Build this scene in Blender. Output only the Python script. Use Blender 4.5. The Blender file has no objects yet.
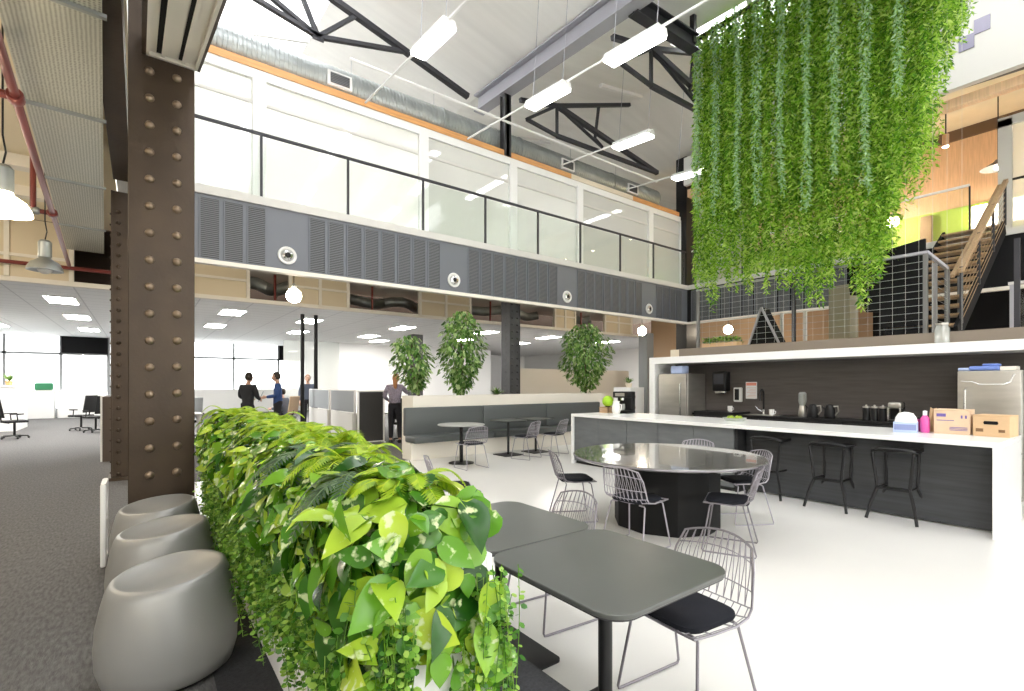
import bpy, bmesh, math, random
from mathutils import Vector, Matrix
random.seed(7)
C = bpy.context.scene.collection
sc = bpy.context.scene
PI = math.pi
R = math.radians
ORD = ['first', 'second', 'third', 'fourth', 'fifth', 'sixth', 'seventh', 'eighth', 'ninth', 'tenth', 'eleventh', 'twelfth',
       'thirteenth', 'fourteenth', 'fifteenth', 'sixteenth', 'seventeenth', 'eighteenth']

# ------------------------------------------------------------------ materials
def mat(name, col, rough=0.5, metal=0.0, spec=0.5, emit=0.0, ecol=None, noise=0.0, nscale=8.0, bump=0.0, bscale=60.0, stretch=None, coat=0.0):
    m = bpy.data.materials.new(name); m.use_nodes = True
    nt = m.node_tree; b = nt.nodes['Principled BSDF']
    b.inputs['Base Color'].default_value = (*col, 1); b.inputs['Roughness'].default_value = rough
    b.inputs['Metallic'].default_value = metal; b.inputs['Specular IOR Level'].default_value = spec
    b.inputs['Coat Weight'].default_value = coat
    if emit:
        b.inputs['Emission Color'].default_value = (*(ecol or col), 1); b.inputs['Emission Strength'].default_value = emit
    if noise or bump:
        tc = nt.nodes.new('ShaderNodeTexCoord'); src = tc.outputs['Object']
        if stretch:
            mp = nt.nodes.new('ShaderNodeMapping'); mp.inputs['Scale'].default_value = stretch
            nt.links.new(src, mp.inputs['Vector']); src = mp.outputs['Vector']
    if noise:
        n = nt.nodes.new('ShaderNodeTexNoise'); n.inputs['Scale'].default_value = nscale; n.inputs['Detail'].default_value = 5
        nt.links.new(src, n.inputs['Vector'])
        r = nt.nodes.new('ShaderNodeValToRGB')
        r.color_ramp.elements[0].position = 0.3; r.color_ramp.elements[1].position = 0.7
        r.color_ramp.elements[0].color = (*[max(0, c * (1 - noise)) for c in col], 1)
        r.color_ramp.elements[1].color = (*[min(1, c * (1 + noise)) for c in col], 1)
        nt.links.new(n.outputs['Fac'], r.inputs['Fac']); nt.links.new(r.outputs['Color'], b.inputs['Base Color'])
    if bump:
        n2 = nt.nodes.new('ShaderNodeTexNoise'); n2.inputs['Scale'].default_value = bscale; n2.inputs['Detail'].default_value = 3
        nt.links.new(src, n2.inputs['Vector'])
        bp = nt.nodes.new('ShaderNodeBump'); bp.inputs['Strength'].default_value = bump; bp.inputs['Distance'].default_value = 0.01
        nt.links.new(n2.outputs['Fac'], bp.inputs['Height']); nt.links.new(bp.outputs['Normal'], b.inputs['Normal'])
    return m

def grid_mat(name, col, line, sx, sy, lw=0.012, rough=0.6, axes='XY', off=(0, 0)):
    """flat colour with thin lines every sx / sy metres"""
    m = mat(name, col, rough); nt = m.node_tree; b = nt.nodes['Principled BSDF']
    tc = nt.nodes.new('ShaderNodeTexCoord'); sp = nt.nodes.new('ShaderNodeSeparateXYZ'); nt.links.new(tc.outputs['Object'], sp.inputs[0])
    outs = []
    for ax, s, o in ((axes[0], sx, off[0]), (axes[1], sy, off[1])):
        if not s: continue
        a = nt.nodes.new('ShaderNodeMath'); a.operation = 'ADD'; a.inputs[1].default_value = 1000 * s + o
        d = nt.nodes.new('ShaderNodeMath'); d.operation = 'MODULO'; d.inputs[1].default_value = s
        l = nt.nodes.new('ShaderNodeMath'); l.operation = 'LESS_THAN'; l.inputs[1].default_value = lw
        nt.links.new(sp.outputs[ax], a.inputs[0]); nt.links.new(a.outputs[0], d.inputs[0]); nt.links.new(d.outputs[0], l.inputs[0]); outs.append(l.outputs[0])
    f = outs[0]
    if len(outs) > 1:
        mx = nt.nodes.new('ShaderNodeMath'); mx.operation = 'MAXIMUM'
        nt.links.new(outs[0], mx.inputs[0]); nt.links.new(outs[1], mx.inputs[1]); f = mx.outputs[0]
    mix = nt.nodes.new('ShaderNodeMix'); mix.data_type = 'RGBA'
    mix.inputs['A'].default_value = (*col, 1); mix.inputs['B'].default_value = (*line, 1)
    nt.links.new(f, mix.inputs['Factor']); nt.links.new(mix.outputs['Result'], b.inputs['Base Color'])
    return m

def glass_mat(name, tint=(1, 1, 1), gloss=0.08, frost=0.0, fcol=(0.9, 0.93, 0.9)):
    m = bpy.data.materials.new(name); m.use_nodes = True; nt = m.node_tree; nt.nodes.clear()
    o = nt.nodes.new('ShaderNodeOutputMaterial'); t = nt.nodes.new('ShaderNodeBsdfTransparent'); t.inputs[0].default_value = (*tint, 1)
    g = nt.nodes.new('ShaderNodeBsdfGlossy'); g.inputs['Roughness'].default_value = 0.03
    mx = nt.nodes.new('ShaderNodeMixShader'); mx.inputs[0].default_value = gloss
    nt.links.new(t.outputs[0], mx.inputs[1]); nt.links.new(g.outputs[0], mx.inputs[2]); out = mx
    if frost:
        d = nt.nodes.new('ShaderNodeBsdfDiffuse'); d.inputs[0].default_value = (*fcol, 1)
        tl = nt.nodes.new('ShaderNodeBsdfTranslucent'); tl.inputs[0].default_value = (*fcol, 1)
        m1 = nt.nodes.new('ShaderNodeMixShader'); m1.inputs[0].default_value = 0.55
        nt.links.new(d.outputs[0], m1.inputs[1]); nt.links.new(tl.outputs[0], m1.inputs[2])
        m2 = nt.nodes.new('ShaderNodeMixShader'); m2.inputs[0].default_value = frost
        nt.links.new(mx.outputs[0], m2.inputs[1]); nt.links.new(m1.outputs[0], m2.inputs[2]); out = m2
    nt.links.new(out.outputs[0], o.inputs[0])
    return m

def leaf_mat(name, cols, transl=0.35, rough=0.4, varieg=None, vscale=25, vpos=0.6):
    """greens that differ from leaf to leaf (random per leaf), some with cream marbling"""
    m = bpy.data.materials.new(name); m.use_nodes = True; nt = m.node_tree
    b = nt.nodes['Principled BSDF']; b.inputs['Roughness'].default_value = rough
    o = nt.nodes['Material Output']
    geo = nt.nodes.new('ShaderNodeNewGeometry'); r = nt.nodes.new('ShaderNodeValToRGB')
    el = r.color_ramp.elements
    while len(el) < len(cols): el.new(0.5)
    for i, c in enumerate(cols):
        el[i].position = i / (len(cols) - 1); el[i].color = (*c, 1)
    nt.links.new(geo.outputs['Random Per Island'], r.inputs['Fac'])
    col = r.outputs['Color']
    if varieg:
        tc = nt.nodes.new('ShaderNodeTexCoord'); n = nt.nodes.new('ShaderNodeTexNoise'); n.inputs['Scale'].default_value = vscale; n.inputs['Detail'].default_value = 4
        nt.links.new(tc.outputs['Object'], n.inputs['Vector'])
        rr = nt.nodes.new('ShaderNodeValToRGB'); rr.color_ramp.elements[0].position = vpos; rr.color_ramp.elements[1].position = vpos + 0.06
        nt.links.new(n.outputs['Fac'], rr.inputs['Fac'])
        mx = nt.nodes.new('ShaderNodeMix'); mx.data_type = 'RGBA'; mx.inputs['B'].default_value = (*varieg, 1)
        nt.links.new(rr.outputs['Color'], mx.inputs['Factor']); nt.links.new(col, mx.inputs['A']); col = mx.outputs['Result']
    nt.links.new(col, b.inputs['Base Color'])
    tl = nt.nodes.new('ShaderNodeBsdfTranslucent'); nt.links.new(col, tl.inputs[0])
    ms = nt.nodes.new('ShaderNodeMixShader'); ms.inputs[0].default_value = transl
    nt.links.new(b.outputs[0], ms.inputs[1]); nt.links.new(tl.outputs[0], ms.inputs[2]); nt.links.new(ms.outputs[0], o.inputs[0])
    return m

def louvre_mat(name, col, dark, axis='Z', period=0.03, frac=0.5):
    return grid_mat(name, col, dark, period, 0, lw=period * frac, axes=axis + 'X')

M = dict(
    floor=mat('polished_white_floor', (0.70, 0.69, 0.665), 0.28, noise=0.03, nscale=0.7, spec=0.5),
    carpet=mat('grey_carpet', (0.105, 0.103, 0.102), 0.95, noise=0.35, nscale=55, bump=0.6, bscale=160, stretch=(1, 0.25, 1)),
    carpet_shade=mat('shaded_carpet', (0.03, 0.03, 0.034), 0.95, noise=0.3, nscale=60, bump=0.5, bscale=200),
    white=mat('white_paint', (0.82, 0.82, 0.81), 0.5),
    whitegloss=mat('white_stone', (0.86, 0.86, 0.85), 0.22, noise=0.02, nscale=3),
    cream=mat('cream_paint', (0.74, 0.66, 0.52), 0.6, noise=0.06, nscale=2),
    creamwhite=mat('warm_white_paint', (0.80, 0.76, 0.68), 0.6),
    peach=mat('peach_timber', (0.78, 0.52, 0.33), 0.5, noise=0.1, nscale=6, stretch=(1, 6, 0.4)),
    orange=mat('orange_timber', (0.66, 0.33, 0.12), 0.5, noise=0.15, nscale=5, stretch=(0.4, 4, 6)),
    wood=mat('rail_timber', (0.33, 0.22, 0.12), 0.45, noise=0.3, nscale=12, stretch=(0.3, 5, 5)),
    lime=mat('lime_wall', (0.42, 0.60, 0.10), 0.6),
    roof=mat('roof_lining', (0.78, 0.775, 0.755), 0.7, noise=0.05, nscale=0.8, stretch=(0.3, 4, 1)),
    steel=mat('charcoal_steel', (0.03, 0.03, 0.036), 0.5, metal=0.2),
    railpost=mat('rail_post_grey', (0.17, 0.17, 0.165), 0.4, metal=0.3), steelgrey=mat('grey_painted_steel', (0.36, 0.36, 0.40), 0.4, metal=0.1),
    rivet=mat('bronze_painted_iron', (0.060, 0.040, 0.025), 0.45, metal=0.35, noise=0.18, nscale=3, bump=0.15, bscale=30),
    rivethead=mat('rivet_head', (0.24, 0.18, 0.125), 0.35, metal=0.5),
    darkcol=mat('dark_iron', (0.06, 0.06, 0.063), 0.45, metal=0.3, noise=0.15, nscale=4),
    fascia=mat('slate_fascia', (0.155, 0.165, 0.19), 0.45, metal=0.1),
    strip=mat('pale_grey_trim', (0.60, 0.59, 0.56), 0.5),
    louvre=louvre_mat('louvre_face', (0.16, 0.17, 0.18), (0.03, 0.03, 0.035), 'Z', 0.032, 0.55),
    chrome=mat('chrome', (0.75, 0.75, 0.75), 0.2, metal=1),
    black=mat('black_satin', (0.010, 0.010, 0.011), 0.45, spec=0.35),
    blackmatte=mat('black_matte', (0.012, 0.012, 0.013), 0.9, spec=0.15),
    galv=mat('galvanised_steel', (0.36, 0.385, 0.38), 0.38, metal=0.65, noise=0.12, nscale=3),
    pipe=mat('red_oxide_pipe', (0.20, 0.04, 0.032), 0.35, metal=0.2),
    pouf=mat('pewter_plastic', (0.30, 0.30, 0.29), 0.40, metal=0.3, bump=0.03, bscale=200),
    wire=mat('violet_grey_wire', (0.23, 0.215, 0.24), 0.35, metal=0.5),
    wirelt=mat('lilac_grey_wire', (0.36, 0.34, 0.38), 0.35, metal=0.4),
    cushion=mat('black_cushion', (0.012, 0.013, 0.018), 0.9, spec=0.2, bump=0.3, bscale=250),
    table=mat('charcoal_laminate', (0.075, 0.08, 0.075), 0.33, spec=0.6, noise=0.08, nscale=3),
    edge=mat('table_edge', (0.03, 0.03, 0.033), 0.4),
    roundtop=mat('lacquered_tabletop', (0.17, 0.17, 0.158), 0.14, spec=0.8, coat=0.8),
    drum=mat('black_drum', (0.006, 0.006, 0.006), 0.6, spec=0.2, noise=0.1, nscale=4),
    joinery=mat('charcoal_joinery', (0.12, 0.13, 0.135), 0.42, noise=0.12, nscale=3, stretch=(1, 1, 5)),
    joinery2=mat('black_oak_panel', (0.022, 0.023, 0.025), 0.55, spec=0.35, noise=0.25, nscale=4, stretch=(1, 0.4, 8)),
    kneepanel=mat('charcoal_oak_panel', (0.045, 0.048, 0.052), 0.5, noise=0.25, nscale=4, stretch=(1, 0.4, 8)), splash=mat('kitchen_backwall', (0.095, 0.083, 0.077), 0.5, spec=0.4, noise=0.15, nscale=4, stretch=(1, 0.5, 6)),
    stainless=mat('stainless_steel', (0.48, 0.46, 0.42), 0.36, metal=0.8, noise=0.08, nscale=2, stretch=(1, 1, 6)),
    bench=mat('grey_vinyl', (0.085, 0.095, 0.095), 0.5, bump=0.05, bscale=120),
    sofa=mat('charcoal_felt', (0.03, 0.031, 0.034), 0.95, noise=0.35, nscale=90, bump=0.3, bscale=200),
    screen=mat('grey_screen_fabric', (0.36, 0.39, 0.42), 0.9),
    panel=mat('dark_pinboard', (0.05, 0.05, 0.05), 0.9, noise=0.1, nscale=60),
    plaster=mat('white_ceramic', (0.8, 0.8, 0.78), 0.4),
    board=mat('cardboard', (0.62, 0.42, 0.24), 0.75, noise=0.05, nscale=8),
    board2=mat('light_cardboard', (0.68, 0.50, 0.34), 0.75, noise=0.05, nscale=8),
    purple=mat('purple_print', (0.16, 0.11, 0.36), 0.6), blueprint=mat('blue_print', (0.23, 0.27, 0.50), 0.6),
    brownprint=mat('brown_print', (0.2, 0.11, 0.05), 0.7),
    pink=mat('pink_plastic', (0.72, 0.10, 0.36), 0.4), pinksign=mat('salmon_print', (0.85, 0.33, 0.25), 0.6),
    blue=mat('blue_plastic', (0.16, 0.25, 0.62), 0.5), paleblue=mat('pale_blue', (0.45, 0.55, 0.80), 0.6), 
    tissue=mat('white_paper', (0.85, 0.85, 0.86), 0.8),
    skin=mat('skin', (0.62, 0.38, 0.28), 0.5), hairdark=mat('dark_hair', (0.03, 0.02, 0.015), 0.6), hairred=mat('auburn_hair', (0.42, 0.19, 0.07), 0.55),
    hairgrey=mat('brown_hair', (0.22, 0.12, 0.07), 0.6),
    suit=mat('black_suit', (0.02, 0.021, 0.025), 0.85), navy=mat('blue_jacket', (0.03, 0.075, 0.24), 0.75), jeans=mat('dark_trousers', (0.018, 0.018, 0.026), 0.85),
    mauve=mat('mauve_top', (0.27, 0.24, 0.31), 0.85, noise=0.35, nscale=40), shoe=mat('black_shoe', (0.02, 0.02, 0.02), 0.4), slate=mat('slate_shirt', (0.10, 0.12, 0.17), 0.85),
    bark=mat('bark', (0.10, 0.065, 0.04), 0.9, bump=0.4, bscale=40), soil=mat('soil', (0.03, 0.02, 0.015), 1.0),
    led=mat('led_diffuser', (1, 0.98, 0.94), 0.5, emit=5.0), ledmezz=mat('added_mezzanine_led', (1, 1, 1), 0.5, emit=4.5), ledoff=mat('office_led_diffuser', (1, 1, 1), 0.5, emit=30.0, ecol=(1, 0.97, 0.92)),
    warm=mat('warm_bulb', (1, 0.85, 0.6), 0.5, emit=40.0, ecol=(1, 0.86, 0.66)), 
    warmshade=mat('glowing_dome', (1, 0.88, 0.7), 0.5, emit=9.0, ecol=(1, 0.82, 0.55)),
    warmwhite=mat('warm_downlight', (1, 0.9, 0.75), 0.5, emit=7.0, ecol=(1, 0.88, 0.68)),
    glass=glass_mat('clear_glass', (0.97, 0.985, 0.975), 0.06), frosted=glass_mat('frosted_glazing', (0.97, 0.985, 0.97), 0.03, 0.62, (0.90, 0.90, 0.87)),
    glassbal=glass_mat('balustrade_glass', (0.97, 0.99, 0.975), 0.035, 0.03), poly=glass_mat('skylight_sheet', (1, 1, 1), 0.03, 0.25, (0.95, 0.96, 0.97)),
    jarglass=glass_mat('jar_glass', (0.9, 0.93, 0.93), 0.2, 0.25),
    tile=grid_mat('office_ceiling_tile', (0.80, 0.80, 0.79), (0.60, 0.60, 0.60), 1.2, 0.6, 0.03, 0.8),
    perf=None,
)
# perforated galvanised underside: rows of small dark holes
def perf_mat():
    m = mat('perforated_galvanised', (0.62, 0.62, 0.55), 0.4, metal=0.3); nt = m.node_tree; b = nt.nodes['Principled BSDF']
    tc = nt.nodes.new('ShaderNodeTexCoord'); v = nt.nodes.new('ShaderNodeTexVoronoi'); v.inputs['Scale'].default_value = 34; v.inputs['Randomness'].default_value = 0.15
    nt.links.new(tc.outputs['Object'], v.inputs['Vector'])
    r = nt.nodes.new('ShaderNodeValToRGB'); r.color_ramp.elements[0].position = 0.28; r.color_ramp.elements[1].position = 0.36
    r.color_ramp.elements[0].color = (0.30, 0.30, 0.24, 1); r.color_ramp.elements[1].color = (0.62, 0.62, 0.54, 1)
    nt.links.new(v.outputs['Distance'], r.inputs['Fac']); nt.links.new(r.outputs['Color'], b.inputs['Base Color'])
    return m
M['perf'] = perf_mat()
M['pothos'] = leaf_mat('pothos_leaf', [(0.012, 0.07, 0.006), (0.05, 0.18, 0.012), (0.12, 0.32, 0.02), (0.25, 0.46, 0.03), (0.46, 0.60, 0.05)], 0.22, 0.24, (0.62, 0.72, 0.38), 22, 0.60)  # darkest greens also stand in for shade between the leaves
M['fern'] = leaf_mat('fern_frond', [(0.18, 0.36, 0.015), (0.38, 0.56, 0.02), (0.56, 0.66, 0.03)], 0.4, 0.45)
M['fernsilver'] = leaf_mat('silver_fern_frond', [(0.03, 0.08, 0.03), (0.08, 0.15, 0.06), (0.16, 0.25, 0.11)], 0.3, 0.5)
M['pearl'] = leaf_mat('trailing_leaf', [(0.03, 0.13, 0.012), (0.10, 0.28, 0.025), (0.24, 0.46, 0.05), (0.40, 0.58, 0.12)], 0.3, 0.45)
M['vine'] = leaf_mat('vine_leaf', [(0.05, 0.18, 0.012), (0.18, 0.42, 0.025), (0.40, 0.64, 0.06), (0.64, 0.80, 0.22)], 0.5, 0.5)
M['vinepale'] = leaf_mat('pale_vine_leaf', [(0.26, 0.46, 0.18), (0.40, 0.62, 0.30), (0.56, 0.74, 0.46)], 0.4, 0.5)
M['ficus'] = leaf_mat('ficus_leaf', [(0.04, 0.13, 0.02), (0.10, 0.24, 0.04), (0.22, 0.38, 0.09), (0.46, 0.58, 0.26)], 0.35, 0.35)
M['stem'] = mat('green_stem', (0.12, 0.22, 0.05), 0.6)

# ------------------------------------------------------------------ mesh builder
class MB:
    def __init__(s): s.v = []; s.f = []
    def add(s, vs, fs):
        n = len(s.v); s.v += [tuple(p) for p in vs]; s.f += [tuple(i + n for i in f) for f in fs]; return s
    def box(s, x0, y0, z0, x1, y1, z1):
        x0, x1 = min(x0, x1), max(x0, x1); y0, y1 = min(y0, y1), max(y0, y1); z0, z1 = min(z0, z1), max(z0, z1)
        return s.add([(x0, y0, z0), (x1, y0, z0), (x1, y1, z0), (x0, y1, z0), (x0, y0, z1), (x1, y0, z1), (x1, y1, z1), (x0, y1, z1)],
                     [(3, 2, 1, 0), (4, 5, 6, 7), (0, 1, 5, 4), (1, 2, 6, 5), (2, 3, 7, 6), (3, 0, 4, 7)])
    def rbox(s, x0, y0, z0, x1, y1, z1, r=0.02, seg=3):
        """box with all edges rounded"""
        bm = bmesh.new(); bmesh.ops.create_cube(bm, size=1)
        for v in bm.verts: v.co = Vector(((x0 + x1) / 2 + v.co.x * (x1 - x0), (y0 + y1) / 2 + v.co.y * (y1 - y0), (z0 + z1) / 2 + v.co.z * (z1 - z0)))
        bmesh.ops.bevel(bm, geom=bm.edges[:], offset=r, segments=seg, affect='EDGES', profile=0.5)
        bm.verts.index_update(); s.add([v.co for v in bm.verts], [[v.index for v in f.verts] for f in bm.faces]); bm.free(); return s
    def beam(s, a, b, w, h, up=(0, 0, 1)):
        a = Vector(a); b = Vector(b); d = (b - a).normalized(); up = Vector(up)
        if abs(d.dot(up)) > 0.98: up = Vector((0, 1, 0))
        x = d.cross(up).normalized() * w / 2; y = x.cross(d).normalized() * h / 2
        vs = [p + i * x + j * y for p in (a, b) for i, j in ((-1, -1), (1, -1), (1, 1), (-1, 1))]
        return s.add(vs, [(0, 1, 2, 3), (7, 6, 5, 4), (0, 4, 5, 1), (1, 5, 6, 2), (2, 6, 7, 3), (3, 7, 4, 0)])
    def ibeam(s, a, b, w, h, tf=0.03, tw=0.02):
        a = Vector(a); b = Vector(b); u = Vector((0, 0, h / 2 - tf / 2))
        s.beam(a + u, b + u, w, tf); s.beam(a - u, b - u, w, tf); return s.beam(a, b, tw, h - 2 * tf)
    def tube(s, pts, r, seg=6, closed=False, rads=None, cap=True):
        pts = [Vector(p) for p in pts]; n = len(pts); rings = []; ref = None
        for i, p in enumerate(pts):
            if closed: t = pts[(i + 1) % n] - pts[i - 1]
            else: t = pts[min(i + 1, n - 1)] - pts[max(i - 1, 0)]
            t = t.normalized() if t.length > 1e-9 else Vector((0, 0, 1))
            if ref is None:
                ref = t.cross(Vector((0, 0, 1)) if abs(t.z) < 0.9 else Vector((1, 0, 0))).normalized()
            x = (ref - t * ref.dot(t)); x = x.normalized() if x.length > 1e-6 else t.orthogonal().normalized()
            ref = x; y = t.cross(x); rr = rads[i] if rads else r
            rings.append([p + rr * (math.cos(2 * PI * k / seg) * x + math.sin(2 * PI * k / seg) * y) for k in range(seg)])
        vs = [q for ring in rings for q in ring]; fs = []
        m = n if closed else n - 1
        for i in range(m):
            j = (i + 1) % n
            for k in range(seg):
                l = (k + 1) % seg; fs.append((i * seg + k, i * seg + l, j * seg + l, j * seg + k))
        if not closed and cap:
            fs.append(tuple(reversed(range(seg)))); fs.append(tuple((n - 1) * seg + k for k in range(seg)))
        return s.add(vs, fs)
    def cyl(s, a, b, r, seg=16, r2=None): return s.tube([a, b], r, seg, rads=[r, r if r2 is None else r2])
    def lathe(s, prof, c=(0, 0, 0), seg=24, axis='Z'):
        vs = []; fs = []; n = len(prof)
        for r, z in prof:
            for k in range(seg):
                a = 2 * PI * k / seg; x, y = r * math.cos(a), r * math.sin(a)
                p = (x, y, z) if axis == 'Z' else ((x, z, y) if axis == 'Y' else (z, x, y))
                vs.append((c[0] + p[0], c[1] + p[1], c[2] + p[2]))
        for i in range(n - 1):
            for k in range(seg):
                l = (k + 1) % seg; fs.append((i * seg + k, i * seg + l, (i + 1) * seg + l, (i + 1) * seg + k))
        if prof[0][0] > 1e-6: fs.append(tuple(reversed(range(seg))))
        if prof[-1][0] > 1e-6: fs.append(tuple((n - 1) * seg + k for k in range(seg)))
        return s.add(vs, fs)
    def ball(s, c, r, seg=12, rings=8, sc=(1, 1, 1)):
        prof = [(r * math.sin(PI * i / rings), -r * math.cos(PI * i / rings)) for i in range(rings + 1)]
        n = len(s.v); s.lathe([(max(p[0], 1e-5), p[1]) for p in prof], (0, 0, 0), seg)
        for i in range(n, len(s.v)):
            x, y, z = s.v[i]; s.v[i] = (c[0] + x * sc[0], c[1] + y * sc[1], c[2] + z * sc[2])
        return s
    def prism(s, outline, z0, z1):
        n = len(outline)
        return s.add([(x, y, z0) for x, y in outline] + [(x, y, z1) for x, y in outline],
                     [tuple(reversed(range(n))), tuple(range(n, 2 * n))] + [(i, (i + 1) % n, n + (i + 1) % n, n + i) for i in range(n)])
    def xform(s, mtx):
        s.v = [tuple(mtx @ Vector(p)) for p in s.v]; return s
    def mesh(s, name, m, smooth=True, ang=35):
        me = bpy.data.meshes.new(name); me.from_pydata(s.v, [], s.f); me.update()
        if m: me.materials.append(m)
        if smooth:
            me.shade_smooth(); me.set_sharp_from_angle(angle=R(ang))
        return me
    def build(s, name, m, parent=None, smooth=True, loc=None, bevel=0, ang=35):
        o = bpy.data.objects.new(name, s.mesh(name, m, smooth, ang)); C.objects.link(o)
        if parent: o.parent = parent
        if loc: o.location = loc
        if bevel:
            md = o.modifiers.new('bevel', 'BEVEL'); md.width = bevel; md.segments = 2; md.limit_method = 'ANGLE'
        return o

def tag(o, label, cat, group=None, kind=None):
    o['label'] = label; o['category'] = cat
    if group: o['group'] = group
    if kind: o['kind'] = kind
    return o
def thing(name, label, cat, loc=(0, 0, 0), rz=0, group=None):
    o = bpy.data.objects.new(name, None); C.objects.link(o); o.empty_display_size = 0.1
    o.location = loc; o.rotation_euler = (0, 0, rz); return tag(o, label, cat, group)
def struct(name, mb, m, smooth=True):
    o = mb.build(name, m, None, smooth); o['kind'] = 'structure'; return o
def part(name, me, parent, loc=None, rot=None):
    o = bpy.data.objects.new(name, me); C.objects.link(o); o.parent = parent
    if loc: o.location = loc
    if rot: o.rotation_euler = rot
    return o
def dup(o, parent=None, label=None, loc=None, rz=None):
    c = o.copy(); C.objects.link(c); c.parent = parent
    if label: c['label'] = label
    if loc: c.location = loc
    if rz is not None: c.rotation_euler = (0, 0, rz)
    for ch in list(o.children): dup(ch, c)
    return c
def bx(*a): return MB().box(*a)
def face(dx, dy): return math.atan2(-dx, dy)      # rotation that turns local +Y to (dx, dy)
def rrect(hx, hy, r, seg=6, bulge=0.0):
    pts = []
    for cx, cy, a0 in ((hx - r, hy - r, 0), (-hx + r, hy - r, PI / 2), (-hx + r, -hy + r, PI), (hx - r, -hy + r, 1.5 * PI)):
        for k in range(seg + 1):
            a = a0 + PI / 2 * k / seg; pts.append((cx + r * math.cos(a), cy + r * math.sin(a)))
    if bulge:
        pts = [(x + bulge * (1 if x > 0 else -1) * (1 - (y / hy) ** 2) * (abs(x) / hx) ** 2, y + bulge * (1 if y > 0 else -1) * (1 - (x / hx) ** 2) * (abs(y) / hy) ** 2) for x, y in pts]
    return pts

# ------------------------------------------------------------------ the building
# floors
struct('floor', bx(0.55, -9, -0.2, 20, 8.9, 0), M['floor'])
fb = MB().box(-12, -9, -0.2, 0.55, 32, 0).box(0.55, 8.9, -0.2, 24, 32, 0)
fo = struct('floor_carpet', fb, M['carpet'])
struct('floor_shade_strip', bx(0.30, 0.4, 0.0, 0.56, 5.2, 0.006), M['carpet_shade'])  # planter shade and floor edge coloured in as a dark strip
# roof: two bays running along Y, valleys over the columns; tilt along Y
TY = 0.06
def zt(z, y): return z + TY * (y - 9.6)
def roofpanel(name, xa, za, xb, zb, y0, y1, m=M['roof'], th=0.12):
    mb = MB()
    vs = [(xa, y0, zt(za, y0)), (xb, y0, zt(zb, y0)), (xb, y1, zt(zb, y1)), (xa, y1, zt(za, y1))]
    vs += [(x, y, z + th) for x, y, z in vs]
    mb.add(vs, [(0, 1, 2, 3), (7, 6, 5, 4), (0, 4, 5, 1), (1, 5, 6, 2), (2, 6, 7, 3), (3, 7, 4, 0)])
    return struct(name, mb, m, False)
Y0, Y1 = -7, 17
roofpanel('ceiling_roof_slope', 3.4, 10.0, 7.2, 9.12, Y0, Y1)
roofpanel('ceiling_roof_slope', 0.0, 9.1, 0.9, 9.35, Y0, Y1)
roofpanel('ceiling_roof_slope', 7.2, 9.12, 9.8, 9.55, Y0, Y1)
roofpanel('ceiling_roof_slope', 9.8, 9.55, 11.5, 9.84, 6.85, Y1)
roofpanel('ceiling_roof_slope', 11.5, 9.84, 14.9, 9.05, Y0, Y1)
roofpanel('ceiling_roof_slope', 14.9, 9.05, 20, 9.4, Y0, Y1)
for k, y in enumerate(range(-7, 17, 4)):                     # skylights, one sheet per four metres
    roofpanel(f'window_skylight_{k+1}', 0.9, 9.37, 3.4, 10.02, y, y + 3.92, M['poly'], 0.03)
    if y < 6: roofpanel(f'window_skylight_{k+11}', 9.8, 9.56, 11.5, 9.86, y, min(y + 3.92, 6.8), M['poly'], 0.03)
sk = MB()
for y in range(-7, 18, 4):
    sk.beam((0.9, y, zt(9.33, y)), (3.4, y, zt(9.98, y)), 0.1, 0.12); sk.beam((9.8, y, zt(9.52, y)), (11.5, y, zt(9.82, y)), 0.1, 0.12)
struct('trim_skylight_frame', sk, M['white'])
# mezzanine slab, fascia, walls of the mezzanine floor
struct('ceiling_mezzanine_slab', bx(0.1, 9.45, 4.55, 20, 16.5, 4.72), M['creamwhite'])
struct('ceiling_mezzanine_slab', bx(14.45, -6, 4.55, 20, 9.45, 4.72), M['peach'])
struct('wall_mezzanine_fascia', MB().box(-0.02, 9.40, 3.54, 14.4, 9.45, 4.60), M['fascia'])
struct('trim_fascia_cap', MB().box(-0.02, 9.36, 4.60, 14.4, 9.55, 4.74), M['strip'])
struct('trim_fascia_foot', MB().box(-0.02, 9.37, 3.47, 14.36, 9.52, 3.54), M['creamwhite'])
struct('wall_back_fascia', MB().box(14.4, -6, 3.54, 14.45, 9.45, 4.60), M['blackmatte'])
struct('trim_back_fascia_cap', MB().box(14.36, -6, 4.60, 14.6, 9.55, 4.74), M['strip'])
struct('trim_back_fascia_foot', MB().box(14.37, -6, 3.47, 14.52, 9.45, 3.54), M['creamwhite'])
struct('wall_mezzanine_back', bx(-0.1, 16.3, 4.7, 20, 16.5, 10.4), M['white'])
struct('wall_right_upper', bx(19.8, -7, 4.7, 20, 16.3, 10.4), M['creamwhite'])
struct('wall_mezzanine_left', bx(-0.3, 9.5, 4.72, -0.1, 16.3, 9.3), M['white'])
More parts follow.
